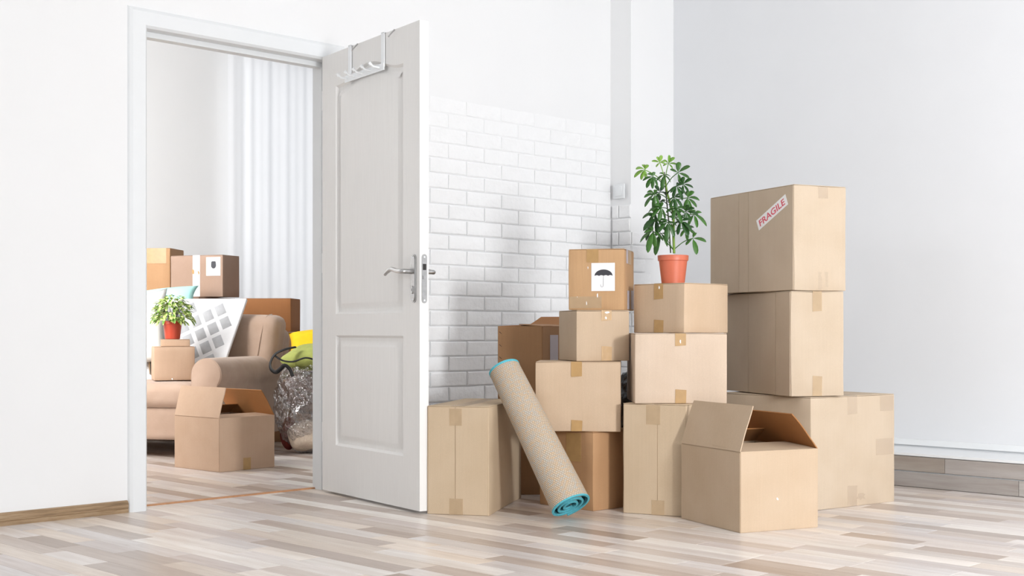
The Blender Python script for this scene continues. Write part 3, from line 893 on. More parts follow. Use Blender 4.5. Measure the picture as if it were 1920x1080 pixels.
# --- left stack with the umbrella box
bG = Box('cardboard_box', 'brown cardboard box on the floor at the bottom of the umbrella-label stack', 1112, dfloor(959), 0, 0.327, 43, wl=0.316, wr=0.28, mat='ochre')
bG.patchpx('tape', 'L', 1062, 812, 1090, 865, 'tape')
bK = Box('cardboard_box', 'cardboard box with two tape tabs second in the umbrella-label stack', 1164, 5.397, 0.328, 0.289, 85, xl=1004, wr=0.28, mat='kraft')
bK.toptape(1081, 'L', 0.045, 'tape', (0.063, 0.048))
bM = Box('cardboard_box', 'small peach cardboard box directly under the umbrella-label box', 1081.5, 5.42, 0.6192, 0.212, 15, xl=1048, xr=1180, mat='warm')
bM.toptape(1137, 'R', 0.045, 'tape', (0.045, 0.062))
bM.scrap('R', 1128, 582, 1148, 590); bM.scrap('R', 1132, 590, 1139, 602)
bU = Box('cardboard_box', 'small orange-brown cardboard box with a black umbrella label on top', 1170, 5.47, 0.832, 0.258, 75, xl=1066, wr=0.245, mat='orange')
bU.patchpx('tape', 'L', 1100, 463, 1122, 492, 'tape')
bU.patchpx('tape', 'L', 1068, 556, 1128, 578, 'paletape')
for q in ((1101, 495, 1104, 508), (1117, 545, 1123, 562), (1098, 561, 1102, 577), (1081, 554, 1084, 560)): bU.scrap('L', *q)
bU.patchpx('paper_strip', 'R', 1176, 545, 1180, 580, 'lilac'); bU.patchpx('paper_strip', 'R', 1183, 545, 1187, 580, 'lilac')
bU.patchpx('paper_strip', 'R', 1174, 466, 1177, 494, 'lilac'); bU.patchpx('tape', 'R', 1177, 468, 1183, 496, 'tape')
lb = bU.patchpx('label_sheet', 'L', 1109, 493, 1153, 545.6, 'paper', t0=0.0016, label='white label with a black umbrella symbol')
(ax0, az0), (ax1, az1) = bU.ab('L', 1109, 545.6), bU.ab('L', 1153, 493)
def ub(u, v): return (ax0 + (ax1 - ax0) * u, az0 + (az1 - az0) * v)
dome = []
for i in range(25):
    a = math.pi * i / 24; dome.append(ub(0.52 + 0.385 * math.cos(a), 0.54 + 0.23 * math.sin(a)))
for i in range(1, 32):
    u = 0.135 + 0.77 * i / 32; dome.append(ub(u, 0.54 + 0.028 * abs(math.sin(math.pi * (i / 32) * 4)) ** 0.7 - 0.004))
bm = bmesh.new(); prism_bm(bm, dome, bU.frame('L'), 0.0023, 0.0027); o = finish('umbrella_canopy', bm, 'ink', lb)
fr = bU.frame('L')
hpts = [ub(0.52, 0.55), ub(0.51, 0.2)] + [ub(0.455 + 0.055 * math.cos(a), 0.19 - 0.045 * math.sin(a)) for a in [math.pi * k / 8 for k in range(1, 9)]] + [ub(0.4, 0.23)]
bm = bmesh.new(); tube_bm(bm, [fr[0] + fr[1] * a + fr[2] * b + fr[3] * 0.0024 for a, b in hpts], 0.0016, 6); finish('umbrella_handle', bm, 'inkgrey', lb, 40)

# --- boxes behind the rug
bE = Box('cardboard_box', 'tall pale cardboard box on the floor beside the open door', 917, dfloor(967.5), 0, 0.440, 76.9, xl=801, wr=0.59, mat='tan')
bE.seam('L', (854,))
bE.patchpx('tape', 'L', 843, 766, 866, 798, 'paletape', t0=0.0028); bE.patchpx('tape', 'L', 843, 935, 868, 965, 'paletape', t0=0.0028)
bE.toptape(858, 'L', 0.06, 'cleartape', (0.002, 0))
bH = Box('cardboard_box', 'cardboard box on the floor hidden behind the rolled rug', 962, 5.93, 0, 0.40, 5, wl=0.33, wr=0.31, mat='ochre')
bQ = Box('cardboard_box', 'brown open-topped cardboard box with staples near the brick wall', 1017, 5.92, 0.4015, 0.363, 62, xl=933, wr=0.30, mat='brown',
         open={'L': (88, 0.11, 3), 'R': (84, 0.12, 3), 'B': (-76, 0.15, 6), 'F': (87, 0.12, 2)})
for py in (624, 648, 671):
    a, z = bQ.ab('L', 938.5, py)
    bQ.patch('staple', 'L', [(a - 0.006, z + 0.004), (a + 0.006, z - 0.005), (a + 0.0065, z - 0.0035), (a - 0.005, z + 0.006)], 'dark')
bQ.patchpx('paper_label', 'R', 1031, 628, 1046, 676, 'lilac')

# black plastic bag squeezed between the stacks
def blob(name, loc, rx, ry, rz, mat, parent=None, amp=0.02, freq=6, seed=0, n=26, flat=0.0, sharp=1.0, ridged=False):
    bm = bmesh.new(); bmesh.ops.create_icosphere(bm, subdivisions=5 if n > 20 else 4, radius=1)
    for v in bm.verts:
        p = v.co.copy(); s = 1.0
        q = Vector((p.x * rx, p.y * ry, p.z * rz))
        if ridged:
            nn = 1 - abs(noise.noise(q * freq + Vector((seed,) * 3))) * 2.2 + 0.5 * (1 - abs(noise.noise(q * freq * 2.3 + Vector((seed + 5,) * 3))) * 2)
            q += p * amp * (nn - 0.8)
        else:
            q += noise.noise_vector(q * freq + Vector((seed,) * 3)) * amp
        z = q.z + rz
        z = max(z, 0.0) if flat == 0 else max(z - flat, 0.0)
        v.co = Vector((q.x, q.y, z))
    o = finish(name, bm, mat, parent, 180); o.location = loc
    return o
bb = blob('plastic_bag', W(0.565, 5.86, 0.0), 0.10, 0.10, 0.34, 'blackplastic', amp=0.03, freq=9, seed=3, flat=0.02, ridged=True)
tag(bb, 'shiny black plastic bag in the gap between the two box stacks', 'bag')

# ------------------------------------------------------------------ rolled rug
Bc, Tc = Vector((0.229, 5.13, 0.058)), Vector((-0.036, 5.45, 0.588))
Bw, Tw = W(*Bc), W(*Tc)
axis = (Tw - Bw); RL = axis.length; axis.normalize()
rug = empty('rolled_rug', W(Bc.x, Bc.y, 0.0))
tag(rug, 'rolled beige woven rug with teal edge leaning on the boxes', 'rug')
side = axis.cross(Vector((0, 0, 1))).normalized(); upv = side.cross(axis).normalized()
Rr = 0.092; TK = 0.013; turns = 3.1; NS = 150
def spiral(t, off):
    a = 2 * math.pi * turns * t + 5.2
    r = Rr - off - (Rr - 0.018) * t ** 0.95 - 0.0045 * math.sin(a + 0.5) * min(1, t * 6)
    return math.cos(a) * r, math.sin(a) * r
def rugpt(t, off, h):
    x, y = spiral(t, off); c_ = 1 - 0.165 * h / RL; x *= c_; y *= c_
    return Bw - rug.location + side * x + upv * y + axis * h
def sheet(name, o0, o1, h0, h1, mat, nh=1):
    bm = bmesh.new(); uvl = bm.loops.layers.uv.new('UVMap'); g0 = []
    arc = [0.0]
    for i in range(NS):
        p, q = Vector(spiral(i / NS, 0)), Vector(spiral((i + 1) / NS, 0)); arc.append(arc[-1] + (q - p).length)
    for off in (o0, o1):
        g0.append([[bm.verts.new(rugpt(i / NS, off, h0 + (h1 - h0) * k / nh)) for k in range(nh + 1)] for i in range(NS + 1)])
    A, B = g0
    def face(vs_, uvs):
        f = bm.faces.new(vs_)
        for lp_, u in zip(f.loops, uvs): lp_[uvl].uv = u
    for G in (A, B):
        for i in range(NS):
            for k in range(nh):
                hh0, hh1 = h0 + (h1 - h0) * k / nh, h0 + (h1 - h0) * (k + 1) / nh
                face((G[i][k], G[i + 1][k], G[i + 1][k + 1], G[i][k + 1]), ((arc[i], hh0), (arc[i + 1], hh0), (arc[i + 1], hh1), (arc[i], hh1)))
    for i in range(NS):
        for k in (0, nh): face((A[i][k], B[i][k], B[i + 1][k], A[i + 1][k]), ((0, 0),) * 4)
    for i in (0, NS):
        for k in range(nh): face((A[i][k], A[i][k + 1], B[i][k + 1], B[i][k]), ((0, 0),) * 4)
    return finish(name, bm, mat, rug, 60)
sheet('backing', 0.0, TK * 0.45, 0.006, RL - 0.006, 'rug', 2)
sheet('pile', TK * 0.47, TK, 0.007, RL - 0.007, 'tealpile', 2)
sheet('edge_binding', -0.0015, TK * 0.55, 0.0, 0.0058, 'teal')
sheet('edge_binding', -0.0015, TK * 0.55, RL - 0.0095, RL, 'teal')
x, y = (q * 0.835 for q in spiral(0.0, -0.001))
p = Bw - rug.location + axis * (RL - 0.004)
k0 = p + side * x + upv * y
for dx in (-1, 1): tube('loose_thread', [k0, k0 + axis * 0.008 + side * 0.006 * dx, k0 + axis * 0.016 + side * 0.013 * dx], 0.0014, 'teal', rug, 5)

# ------------------------------------------------------------------ potted plants
def make_pot(parent, r, h, mat):
    rb = r * 0.76; rm = r * 1.0; lip = h * 0.2
    lathe('pot', [(rb * 0.3, 0.004), (rb * 0.9, 0), (rb, 0.003), (r * 0.93, h - lip), (rm, h - lip + 0.002), (rm * 1.02, h - 0.002), (rm, h), (rm * 0.95, h), (rm * 0.9, h - 0.02), (0.002, h - 0.02)], mat, parent)
    lathe('soil', [(0.002, h - 0.021), (rm * 0.91, h - 0.021), (rm * 0.9, h - 0.014), (rm * 0.5, h - 0.009), (0.002, h - 0.008)], 'soil', parent, 20)

def leaflet_bm(bm, base, dirv, nrm, L, Wd, droop):
    """pointed-oval blade with a folded midrib, drooping along its length"""
    dirv = dirv.normalized(); s = dirv.cross(nrm).normalized(); n = s.cross(dirv).normalized()
    prev = None
    for i, (t, w) in enumerate(((0.0, 0.04), (0.12, 0.16), (0.35, 0.74), (0.6, 1.0), (0.8, 0.93), (0.93, 0.62), (1.0, 0.05))):
        c = base + dirv * (L * t) - Vector((0, 0, 1)) * (droop * L * t * t)
        hw = Wd * 0.5 * w
        row = [bm.verts.new(c + s * hw + n * hw * 0.3), bm.verts.new(c), bm.verts.new(c - s * hw + n * hw * 0.3)]
        if prev:
            for k in (0, 1): bm.faces.new((prev[k], prev[k + 1], row[k + 1], row[k]))
        prev = row
pd_ = 5.50
cpt = Vector((K(1262) * pd_, pd_)) 
plant = empty('potted_plant', W(cpt.x, cpt.y, 0.9420), YAW)
tag(plant, 'tall glossy umbrella plant in a terracotta pot on the box stack', 'plant')
PH = 0.120; make_pot(plant, 0.064, PH, 'terra')
def pp(px, py, dy=0.0): return Vector(((px - 1262) / FPX * pd_, dy, zat(py, pd_) - 0.942))
tube('stem', catmull([pp(1264, 475), pp(1263, 440, 0.004), pp(1262, 400), pp(1252, 365, 0.004), pp(1247, 335)], 4), [0.0055] * 6 + [0.005] * 6 + [0.004] * 4 + [0.003], 'stem', plant, 8)
tube('stake', [pp(1258, 474, 0.012), pp(1255, 420, 0.012), pp(1250, 370, 0.012), pp(1246, 322, 0.010)], [0.0028, 0.0028, 0.0026, 0.0022], 'stake', plant, 8)
random.seed(5)
def compound(px, py, dy, fan, n, size, apx, apy, droop, mat='leaf', tilt=0.6):
    """palmate leaf: petiole from the stem to a hub, leaflets fanned about direction fan (deg, 0 = right, 90 = up)"""
    hub = pp(px, py, dy); root = pp(apx, apy, 0)
    bm = bmesh.new()
    m = (hub + root) / 2 + Vector((0, 0, 0.008))
    tube_bm(bm, catmull([root, m, hub], 4), 0.0014, 5)
    fw = Vector((math.cos(rad(fan)), 0, math.sin(rad(fan)))) 
    for i in range(n):
        a = (i / (n - 1) - 0.5) * rad(random.uniform(200, 250))
        toward = Vector((0, -1, 0)) * random.uniform(0.55, 1.0) * (1 if dy <= 0 else -0.4)
        perp = Vector((-fw.z, 0, fw.x))
        dv_ = fw * math.cos(a) + perp * math.sin(a)
        dv_ = (dv_ + Vector((0, random.uniform(-0.55, 0.3), random.uniform(-0.15, 0.15)))).normalized()
        nrm = Vector((random.uniform(-.35, .35), -tilt, 0.75)).normalized()
        L = size * (1 - 0.35 * abs(a) / 2) * random.uniform(0.88, 1.1)
        leaflet_bm(bm, hub, dv_, nrm, L, L * random.uniform(0.40, 0.47), droop * random.uniform(0.6, 1.3))
    ob = finish('leaf', bm, mat, plant, 180, recalc=False)
    so = ob.modifiers.new('thickness', 'SOLIDIFY'); so.thickness = 0.0007
for a in [(1236, 306, -0.02, 100, 6, 0.042, 1247, 340, 0.15, 'leafnew'), (1208, 320, -0.03, 170, 6, 0.052, 1247, 345, 0.35, 'leafnew'),
          (1254, 306, 0.01, 70, 6, 0.042, 1247, 338, 0.15, 'leafnew'), (1270, 325, -0.02, 30, 5, 0.058, 1248, 350, 0.1, 'leaf'),
          (1222, 334, -0.05, 200, 6, 0.05, 1248, 352, 0.4, 'leaf'), (1243, 330, -0.04, 260, 5, 0.046, 1247, 345, 0.4, 'leaf'),
          (1279, 347, -0.03, 20, 6, 0.050, 1250, 362, 0.2, 'leaf'), (1265, 352, -0.06, 320, 6, 0.052, 1251, 364, 0.4, 'leaf'),
          (1225, 366, -0.04, 200, 6, 0.056, 1251, 372, 0.5, 'leaf'), (1240, 358, 0.05, 120, 5, 0.045, 1250, 368, 0.2, 'leaf'),
          (1288, 372, -0.02, 350, 6, 0.058, 1254, 384, 0.35, 'leaf'), (1260, 374, -0.08, 300, 6, 0.05, 1253, 380, 0.4, 'leaf'),
          (1237, 392, -0.06, 190, 6, 0.058, 1258, 398, 0.5, 'leaf'), (1284, 398, -0.03, 10, 6, 0.054, 1259, 405, 0.3, 'leaf'),
          (1262, 394, -0.09, 270, 6, 0.05, 1259, 400, 0.4, 'leaf'), (1302, 402, 0.01, 345, 5, 0.052, 1260, 412, 0.55, 'leaf'),
          (1228, 412, -0.05, 215, 6, 0.066, 1261, 418, 0.5, 'leaf'), (1272, 418, -0.08, 320, 6, 0.056, 1262, 424, 0.4, 'leaf'),
          (1247, 420, -0.09, 240, 6, 0.056, 1262, 426, 0.5, 'leaf'), (1222, 436, -0.06, 220, 6, 0.066, 1262, 468, 0.5, 'leaf'),
          (1238, 438, -0.02, 250, 5, 0.060, 1262, 468, 0.5, 'leaf'), (1297, 448, -0.03, 325, 4, 0.066, 1266, 466, 0.35, 'leaf'),
          (1288, 428, 0.03, 340, 5, 0.05, 1263, 436, 0.5, 'leaf'), (1240, 376, 0.06, 150, 5, 0.05, 1252, 384, 0.3, 'leaf'),
          (1270, 405, 0.07, 60, 5, 0.05, 1260, 412, 0.2, 'leaf'), (1230, 398, 0.06, 180, 5, 0.055, 1259, 408, 0.4, 'leaf')]:
    compound(*a)

# ------------------------------------------------------------------ room two: open box
bR = Box('cardboard_box', 'open cardboard box on the floor in front of the beige sofa', 411, dfloor(886), 0, 0.283, 49, xl=327, xr=515, mat='rose',
         open={'L': (13, 0.165, 5), 'B': (30, 0.165, 5), 'R': (86, 0.16, 3), 'F': (66, 0.13, 0, 0.09)})
bR.patchpx('tape', 'R', 456, 858, 470, 882, 'tape')

# ------------------------------------------------------------------ sofa
SPHI = 14.5
sl, sd_ = K(415) * 7.5, 7.5
SWD, SDP = 1.75, 0.98
# local frame: x to the viewer's right (0 = outer face of the near arm, negative to the left), y to the back, z up
sofa = empty('sofa', W(sl, sd_, 0), YAW - rad(SPHI))
tag(sofa, 'beige velour sofa with rolled arms seen through the doorway', 'sofa')
rbox('base', (-SWD + 0.1, 0.03, 0.105), (-0.05, SDP - 0.05, 0.30), 0.03, 'sofa', sofa, 60, n=6, rs=3)
rbox('seat_cushion', (-SWD / 2 + 0.005, 0.0, 0.295), (-0.185, 0.62, 0.435), 0.045, 'sofa', sofa, 180, n=8, rs=4, puff=(0, 0.01, 0.012))
rbox('seat_cushion', (-SWD + 0.19, 0.0, 0.295), (-SWD / 2 - 0.005, 0.62, 0.435), 0.045, 'sofa', sofa, 180, n=8, rs=4, puff=(0, 0.01, 0.012))
tube('seam_piping', catmull([(-SWD + 0.2, 0.006, 0.385), (-1.2, -0.006, 0.385), (-0.7, -0.006, 0.385), (-0.19, 0.006, 0.385)], 5), 0.004, 'sofa', sofa, 6)
def sheared(name, lo, hi, r, shear, puff, parent):
    bm = bmesh.new(); rbox_bm(bm, lo, hi, r, n=8, rs=4, puff=puff)
    for v in bm.verts: v.co.y += (v.co.z - lo[2]) * shear
    return finish(name, bm, 'sofa', parent, 180)
sheared('backrest', (-SWD + 0.03, 0.80, 0.12), (-0.02, 0.97, 0.76), 0.06, 0.10, (0, 0.01, 0), sofa)
c1 = sheared('back_cushion', (-SWD / 2 + 0.005, 0.63, 0.42), (0.0, 0.85, 0.84), 0.07, 0.26, (0, 0.03, 0.01), sofa)
sheared('back_cushion', (-SWD + 0.04, 0.63, 0.42), (-SWD / 2 - 0.005, 0.85, 0.84), 0.07, 0.26, (0, 0.03, 0.01), sofa)
tube('seam_piping', catmull([(-0.10, 0.640, 0.50), (-0.09, 0.662, 0.60), (-0.085, 0.690, 0.70), (-0.08, 0.725, 0.78), (-0.08, 0.775, 0.832), (-0.08, 0.85, 0.846)], 5), 0.0045, 'sofa', c1, 6)
def arm(x0, sgn):
    # keyhole cross-section extruded to the back, front edge rounded
    prof = []
    cxr, czr, rr = -0.097, 0.489, 0.097
    for i in range(0, 19):
        a = rad(-38 + 218 * i / 18); prof.append((cxr + math.cos(a) * rr, czr + math.sin(a) * rr))
    prof += [(-0.194, 0.30), (-0.192, 0.105), (-0.026, 0.105), (-0.026, 0.41)]
    cx_ = sum(p[0] for p in prof) / len(prof); cz_ = sum(p[1] for p in prof) / len(prof)
    bm = bmesh.new(); rings = []
    stations = [(0.028, 0.0, 0.90), (0.012, 0.0, 0.955), (0.004, 0, 0.985), (0.0, 0.012, 1.0), (0.0, 0.03, 1.0), (0, 0.3, 1), (0, 0.6, 1), (0, 0.86, 1)]
    ys_ = [0.0, 0.002, 0.008, 0.020, 0.05, 0.3, 0.6, 0.93]; sc_ = [0.90, 0.945, 0.975, 0.993, 1, 1, 1, 1]
    for yy, s_ in zip(ys_, sc_):
        wv = lambda z: 0.0
        rings.append([bm.verts.new(((cx_ + (px_ - cx_) * s_), yy, (cz_ + (pz_ - cz_) * s_))) for px_, pz_ in prof])
    for a, b in zip(rings, rings[1:]):
        for i in range(len(prof)): j = (i + 1) % len(prof); bm.faces.new((a[i], a[j], b[j], b[i]))
    bm.faces.new(rings[0]); bm.faces.new(rings[-1][::-1])
    o = finish('arm', bm, 'sofa', sofa, 50)
    if sgn < 0: o.location.x = -SWD + 0.19
    pts = [Vector((cx_ + (p_[0] - cx_) * 0.965, 0.006, cz_ + (p_[1] - cz_) * 0.965)) for p_ in prof[:20]]
    tube('seam_piping', pts, 0.0035, 'sofa', o, 5)
arm(0, 1); arm(0, -1)
for x in (-0.1, -SWD + 0.12):
    for y in (0.09, 0.80):
        bm = bmesh.new(); tube_bm(bm, [(x, y, 0), (x, y, 0.106)], [0.018, 0.026], 10); finish('leg', bm, 'leg', sofa, 40)
def S(x, y, z):            # sofa local -> world
    a = rad(SPHI); lat = sl + x * math.cos(a) + y * math.sin(a); dd = sd_ - x * math.sin(a) + y * math.cos(a)
    return W(lat, dd, z)

# mattress leaning on the sofa back
mt = empty('mattress_topper', S(-0.20, 0.355, 0.446), YAW - rad(SPHI))
tag(mt, 'white quilted mattress topper with grey patches leaning on the sofa', 'mattress')
lean = math.atan2(0.405, 0.53); mtilt = Matrix.Rotation(-lean, 4, 'X')
ML, MH, MT = 0.62, 0.635, 0.022
bm = bmesh.new(); rbox_bm(bm, (-ML, 0.0, 0.0), (0, MT, MH), 0.009, n=8, rs=3)
bm.transform(mtilt); finish('pad', bm, 'mattress', mt, 180)
random.seed(9)
cell, ang = 0.084, rad(33)
for i in range(-14, 15):
    for j in range(-14, 15):
        cxx, czz = (i * cell * 1.0), (j * cell * 1.45)
        cu = cxx * math.cos(ang) - czz * math.sin(ang) - 0.3; cv = cxx * math.sin(ang) + czz * math.cos(ang) + 0.3
        hw, hh = cell * 0.36, cell * 0.56
        qs = []
        for a_, b_ in ((-1, -1), (1, -1), (1, 1), (-1, 1)):
            qs.append((cu + (a_ * hw * math.cos(ang) - b_ * hh * math.sin(ang)), cv + (a_ * hw * math.sin(ang) + b_ * hh * math.cos(ang))))
        if all(-ML + 0.005 < q[0] < -0.010 and 0.01 < q[1] < MH - 0.006 for q in qs):
            bm = bmesh.new(); V2 = [Vector(q) for q in qs]; c_ = sum(V2, Vector((0, 0))) / 4
            low = [bm.verts.new((q.x, 0.0005, q.y)) for q in V2]
            hi_ = [bm.verts.new((c_.x + (q.x - c_.x) * 0.8, -0.006, c_.y + (q.y - c_.y) * 0.8)) for q in V2]
            bm.faces.new(hi_)
            for k in range(4): bm.faces.new((low[k], low[(k + 1) % 4], hi_[(k + 1) % 4], hi_[k]))
            bm.transform(mtilt); finish('quilt_patch', bm, 'mattgrey', mt, 60)

# pillow with turquoise trim beside it
def pillow(name, loc, rz, w, h, t, tilt, mat, label, roll=0.0, seed=1.0):
    bm = bmesh.new(); n = 16; top, bot = {}, {}
    for i in range(n + 1):
        for j in range(n + 1):
            u, v = i / n * 2 - 1, j / n * 2 - 1
            k = max(0.0, (1 - abs(u) ** 2.6) * (1 - abs(v) ** 2.6)) ** 0.55
            pin = 1 - 0.07 * (1 - abs(u)) * abs(v) - 0.07 * (1 - abs(v)) * abs(u)
            nz = noise.noise(Vector((u * 2 + seed, v * 2, seed))) * 0.12
            x, z = u * w / 2 * (1 - 0.08 * (1 - v * v) * abs(u)), v * h / 2 * (1 - 0.08 * (1 - u * u) * abs(v))
            top[i, j] = bm.verts.new((x, -t / 2 * k * (1 + nz), z))
            bot[i, j] = top[i, j] if (i in (0, n) or j in (0, n)) else bm.verts.new((x, t / 2 * k * (1 + nz), z))
    for G in (top, bot):
        for i in range(n):
            for j in range(n):
                try: bm.faces.new((G[i, j], G[i + 1, j], G[i + 1, j + 1], G[i, j + 1]))
                except ValueError: pass
    bm.transform(Matrix.Rotation(roll, 4, 'Y')); bm.transform(Matrix.Rotation(-tilt, 4, 'X'))
    mz = min(v.co.z for v in bm.verts)
    bmesh.ops.translate(bm, verts=bm.verts[:], vec=(0, 0, -mz))
    o = finish(name, bm, mat, None, 180); o.location = loc; o.rotation_euler = (0, 0, rz)
    return o
pw = pillow('pillow', S(-0.90, 0.42, 0.446), YAW - rad(SPHI), 0.62, 0.50, 0.14, rad(24), 'pillow', '', roll=rad(-12), seed=4)
tag(pw, 'white pillow behind the small potted plant on the sofa', 'pillow')
tq = pillow('blanket', S(-0.90, 0.86, 0.852), YAW - rad(SPHI), 0.55, 0.17, 0.11, rad(40), 'turq', '', roll=rad(-8), seed=7)
tag(tq, 'folded pale turquoise blanket on top of the sofa back', 'blanket')

# boxes and plant on the sofa seat
bS = Box('cardboard_box', 'cardboard box standing on the sofa seat under the bushy plant', 289, 7.72, 0.449, 0.200, 20, wl=0.20, xr=365, mat='rose')
bS.patchpx('tape', 'L', 274, 660, 281, 700, 'tape')
bS.scrap('R', 320, 706, 326, 716)
bT = Box('cardboard_box', 'flat small cardboard box directly under the bushy plant on the sofa', 301, 7.78, 0.650, 0.042, 14, wl=0.15, xr=356, mat='rose')
p2d = 7.86
p2 = empty('potted_plant', W(K(323.5) * p2d, p2d, 0.6925), YAW)
tag(p2, 'bushy variegated fig in a red pot on the sofa boxes', 'plant')
make_pot(p2, 0.058, 0.110, 'terra2')
random.seed(11)
bm = bmesh.new()
for i in range(330):
    th_, u = random.uniform(0, 2 * math.pi), random.uniform(-0.35, 1.0)
    rr = math.sqrt(max(0, 1 - u * u)) * random.uniform(0.55, 1.0)
    c_ = Vector((math.cos(th_) * rr * 0.105, math.sin(th_) * rr * 0.105, 0.150 + u * 0.10))
    c_.x += 0.0; c_.z += 0.012 * math.sin(th_ * 3)
    dv_ = Vector((math.cos(th_), math.sin(th_), random.uniform(-0.6, 0.5) + u * 0.4)).normalized()
    leaflet_bm(bm, c_, dv_, Vector((random.uniform(-.5, .5), random.uniform(-.6, .2), 1)).normalized(), random.uniform(0.032, 0.050), random.uniform(0.015, 0.021), random.uniform(0.2, 0.7))
o = finish('foliage', bm, 'leaf2', p2, 180, recalc=False); o['kind'] = 'stuff'
for k in range(6):
    a = k * 1.05
    tube('twig', [(0.01 * math.cos(a), 0.01 * math.sin(a), 0.098), (0.03 * math.cos(a), 0.03 * math.sin(a), 0.15), (0.07 * math.cos(a), 0.07 * math.sin(a), 0.20)], [0.003, 0.0025, 0.0015], 'stake', p2, 6)

# ------------------------------------------------------------------ stacks behind the sofa
bL1 = Box('cardboard_box', 'cardboard box on the floor behind the sofa under the wine-glass stack', 373, 8.72, 0, 0.483, 70, wl=0.75, wr=0.45, mat='rosy')
bL2 = Box('cardboard_box', 'wide cardboard box under the wine-glass label box behind the sofa', 373, 8.72, 0.4845, 0.485, 70, wl=0.75, wr=0.45, mat='rosy')
bGl = Box('cardboard_box', 'cardboard box with a wine-glass label above the sofa', 417.6, 8.75, 0.971, 0.281, 70, xl=320, xr=449, mat='rosy')
bGl.patchpx('white_tape', 'L', 361.5, 478, 375, 556, 'paper', label='torn white tape strip')
bGl.scrap('L', 358, 500, 367, 520, 'tape'); bGl.scrap('L', 369, 503, 376, 519, 'tape')
gl_ = bGl.patchpx('label_sheet', 'L', 387, 482, 413.5, 517, 'paper', t0=0.0016, label='white label with a dark wine-glass symbol')
(ax0, az0), (ax1, az1) = bGl.ab('L', 387, 517), bGl.ab('L', 413.5, 482)
cup = []
for i in range(17):
    a = math.pi * i / 16; cup.append(ub(0.52 + 0.18 * math.cos(a) * (1.0), 0.56 - 0.18 * math.sin(a)))
cup = cup + [ub(0.36, 0.74), ub(0.40, 0.78), ub(0.64, 0.78), ub(0.68, 0.74)]
bm = bmesh.new(); prism_bm(bm, cup, bGl.frame('L'), 0.0023, 0.0028); finish('glass_bowl', bm, 'ink', gl_)
bm = bmesh.new(); prism_bm(bm, [ub(.505, .17), ub(.535, .17), ub(.535, .4), ub(.505, .4)], bGl.frame('L'), 0.0023, 0.0028)
prism_bm(bm, [ub(.44, .14), ub(.60, .14), ub(.56, .175), ub(.48, .175)], bGl.frame('L'), 0.0023, 0.0028); finish('glass_stem', bm, 'inkgrey', gl_)
bLB = Box('cardboard_box', 'orange-brown cardboard box beside the wine-glass label box', 319, 9.02, 0.971, 0.342, 85, wl=0.36, wr=0.28, mat='ochre')
bLB.patchpx('tape', 'L', 262, 464, 312, 494, 'tape'); bLB.patchpx('tape', 'L', 262, 546, 286, 555, 'tape')
bT1 = Box('cardboard_box', 'cardboard box on the floor behind the sofa next to the clear bag', 563, 8.72, 0, 0.366, 86, wl=0.42, wr=0.33, mat='brown')
bT2 = Box('cardboard_box', 'cardboard box in the middle of the stack behind the sofa arm', 563, 8.72, 0.3675, 0.366, 86, wl=0.42, wr=0.33, mat='brown')
bT3 = Box('cardboard_box', 'orange cardboard box topping the stack behind the sofa arm', 545, 8.75, 0.735, 0.225, 87, wl=0.33, wr=0.30, mat='deep')

# ------------------------------------------------------------------ clear bag of clothes
bagd = 7.98; bx0, by0 = K(578) * bagd, bagd
bagw = W(bx0, by0, 0)
def inbag(name, la, dp, z, rx, ry, rz, mat, label, seed, amp=0.03):
    o = blob(name, W(bx0 + la, by0 + dp, z), rx, ry, rz, mat, amp=amp, freq=7, seed=seed, n=12)
    o.rotation_euler = (0, 0, YAW); tag(o, label, 'clothing', 'clothes stuffed in the clear bag'); return o
inbag('folded_sweater', 0.035, -0.03, 0.012, 0.155, 0.14, 0.095, 'cream', 'cream fleece bundle at the bottom of the clear bag', 2)
inbag('folded_cloth', -0.13, 0.05, 0.012, 0.05, 0.06, 0.10, 'maroon', 'maroon cloth at the bottom side of the clear bag', 8, 0.015)
inbag('folded_cloth', 0.0, 0.02, 0.235, 0.165, 0.15, 0.125, 'taupe', 'taupe cloth bundle filling the middle of the clear bag', 5)
bag = blob('clear_bag', bagw, 0.205, 0.195, 0.30, 'plastic', amp=0.022, freq=10, seed=1, flat=0.006, ridged=True)
tag(bag, 'clear crumpled plastic bag full of clothes beside the sofa', 'bag')
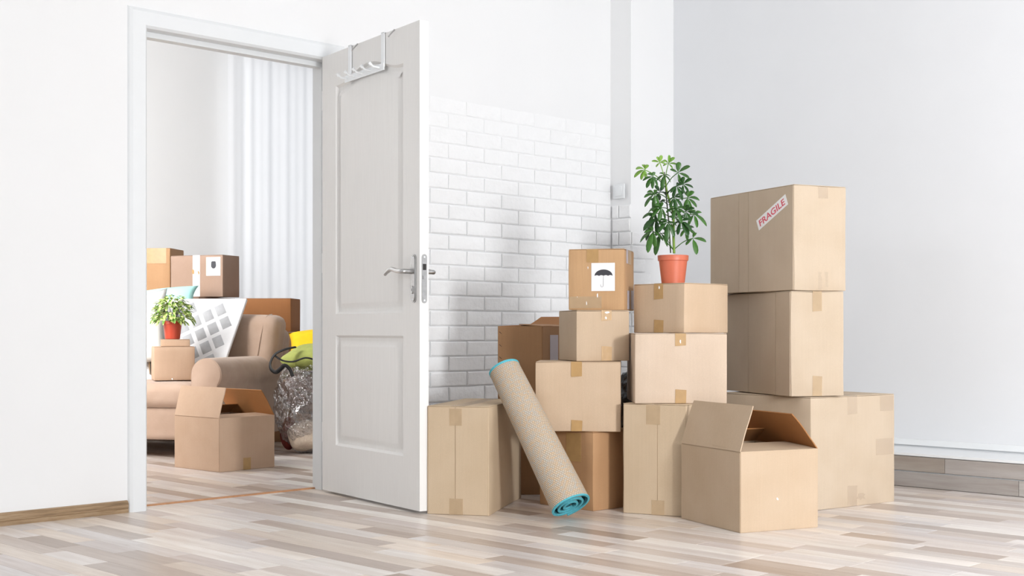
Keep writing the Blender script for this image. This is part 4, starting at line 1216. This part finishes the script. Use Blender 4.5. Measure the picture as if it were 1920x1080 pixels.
gr = blob('green_cushion', W(bx0 + 0.02, by0 + 0.0, 0.50), 0.185, 0.15, 0.075, 'lime', amp=0.035, freq=7, seed=6, n=12)
gr.rotation_euler = (0, 0, YAW); tag(gr, 'crumpled lime green cloth on top of the clear bag', 'clothing')
ye = pillow('yellow_cushion', W(bx0 + 0.06, by0 + 0.24, 0.575), YAW, 0.44, 0.24, 0.12, rad(50), 'yellow', '', roll=rad(-8), seed=2)
tag(ye, 'bright yellow cushion lying above the green cloth', 'cushion')
def sp(px, py, dd): return P(px, dd, zat(py, dd)) - bagw
bs = empty('bag_strap', bagw)
tag(bs, 'black webbing strap looped over the top of the clear bag', 'strap')
tube('strap_loop', catmull([sp(553, 651, 7.86), sp(535, 655, 7.80), sp(516, 664, 7.78), sp(507, 680, 7.78), sp(508, 692, 7.76), sp(517, 698, 7.75), sp(527, 691, 7.75), sp(534, 685, 7.74), sp(543, 692, 7.74), sp(549, 706, 7.74)], 5), 0.0135, 'black', bs, 8, flat=0.5)
tube('strap_loop', catmull([sp(514, 666, 7.78), sp(530, 676, 7.76), sp(550, 678, 7.75), sp(572, 671, 7.76), sp(590, 675, 7.78), sp(604, 684, 7.8)], 5), 0.0105, 'black', bs, 8, flat=0.5)

# ------------------------------------------------------------------ curtain on the far wall
X0 = 5.86; bm = bmesh.new(); rows = []
NXC = 260; WDC = 2.9
rn = random.Random(3); ph = [rn.uniform(0, 6.28) for _ in range(6)]
for k in range(7):
    z = 0.03 + (CEIL - 0.06) * k / 6; row = []
    for i in range(NXC + 1):
        s = i / NXC * WDC
        a = 0.007 * math.sin(s * 40 + ph[0] + 1.2 * math.sin(s * 5.0)) + 0.005 * math.sin(s * 23 + ph[1]) + 0.004 * math.sin(s * 71 + ph[2])
        row.append(bm.verts.new((X0 + s, Y2 - 0.12 + a * (1.0 + 0.15 * math.sin(z * 2 + s)), z)))
    rows.append(row)
for a, b in zip(rows, rows[1:]):
    for i in range(NXC): bm.faces.new((a[i], a[i + 1], b[i + 1], b[i]))
cu = finish('curtain', bm, 'curtain', None, 180)
tag(cu, 'long sheer white curtain on the far wall behind the sofa', 'curtain')
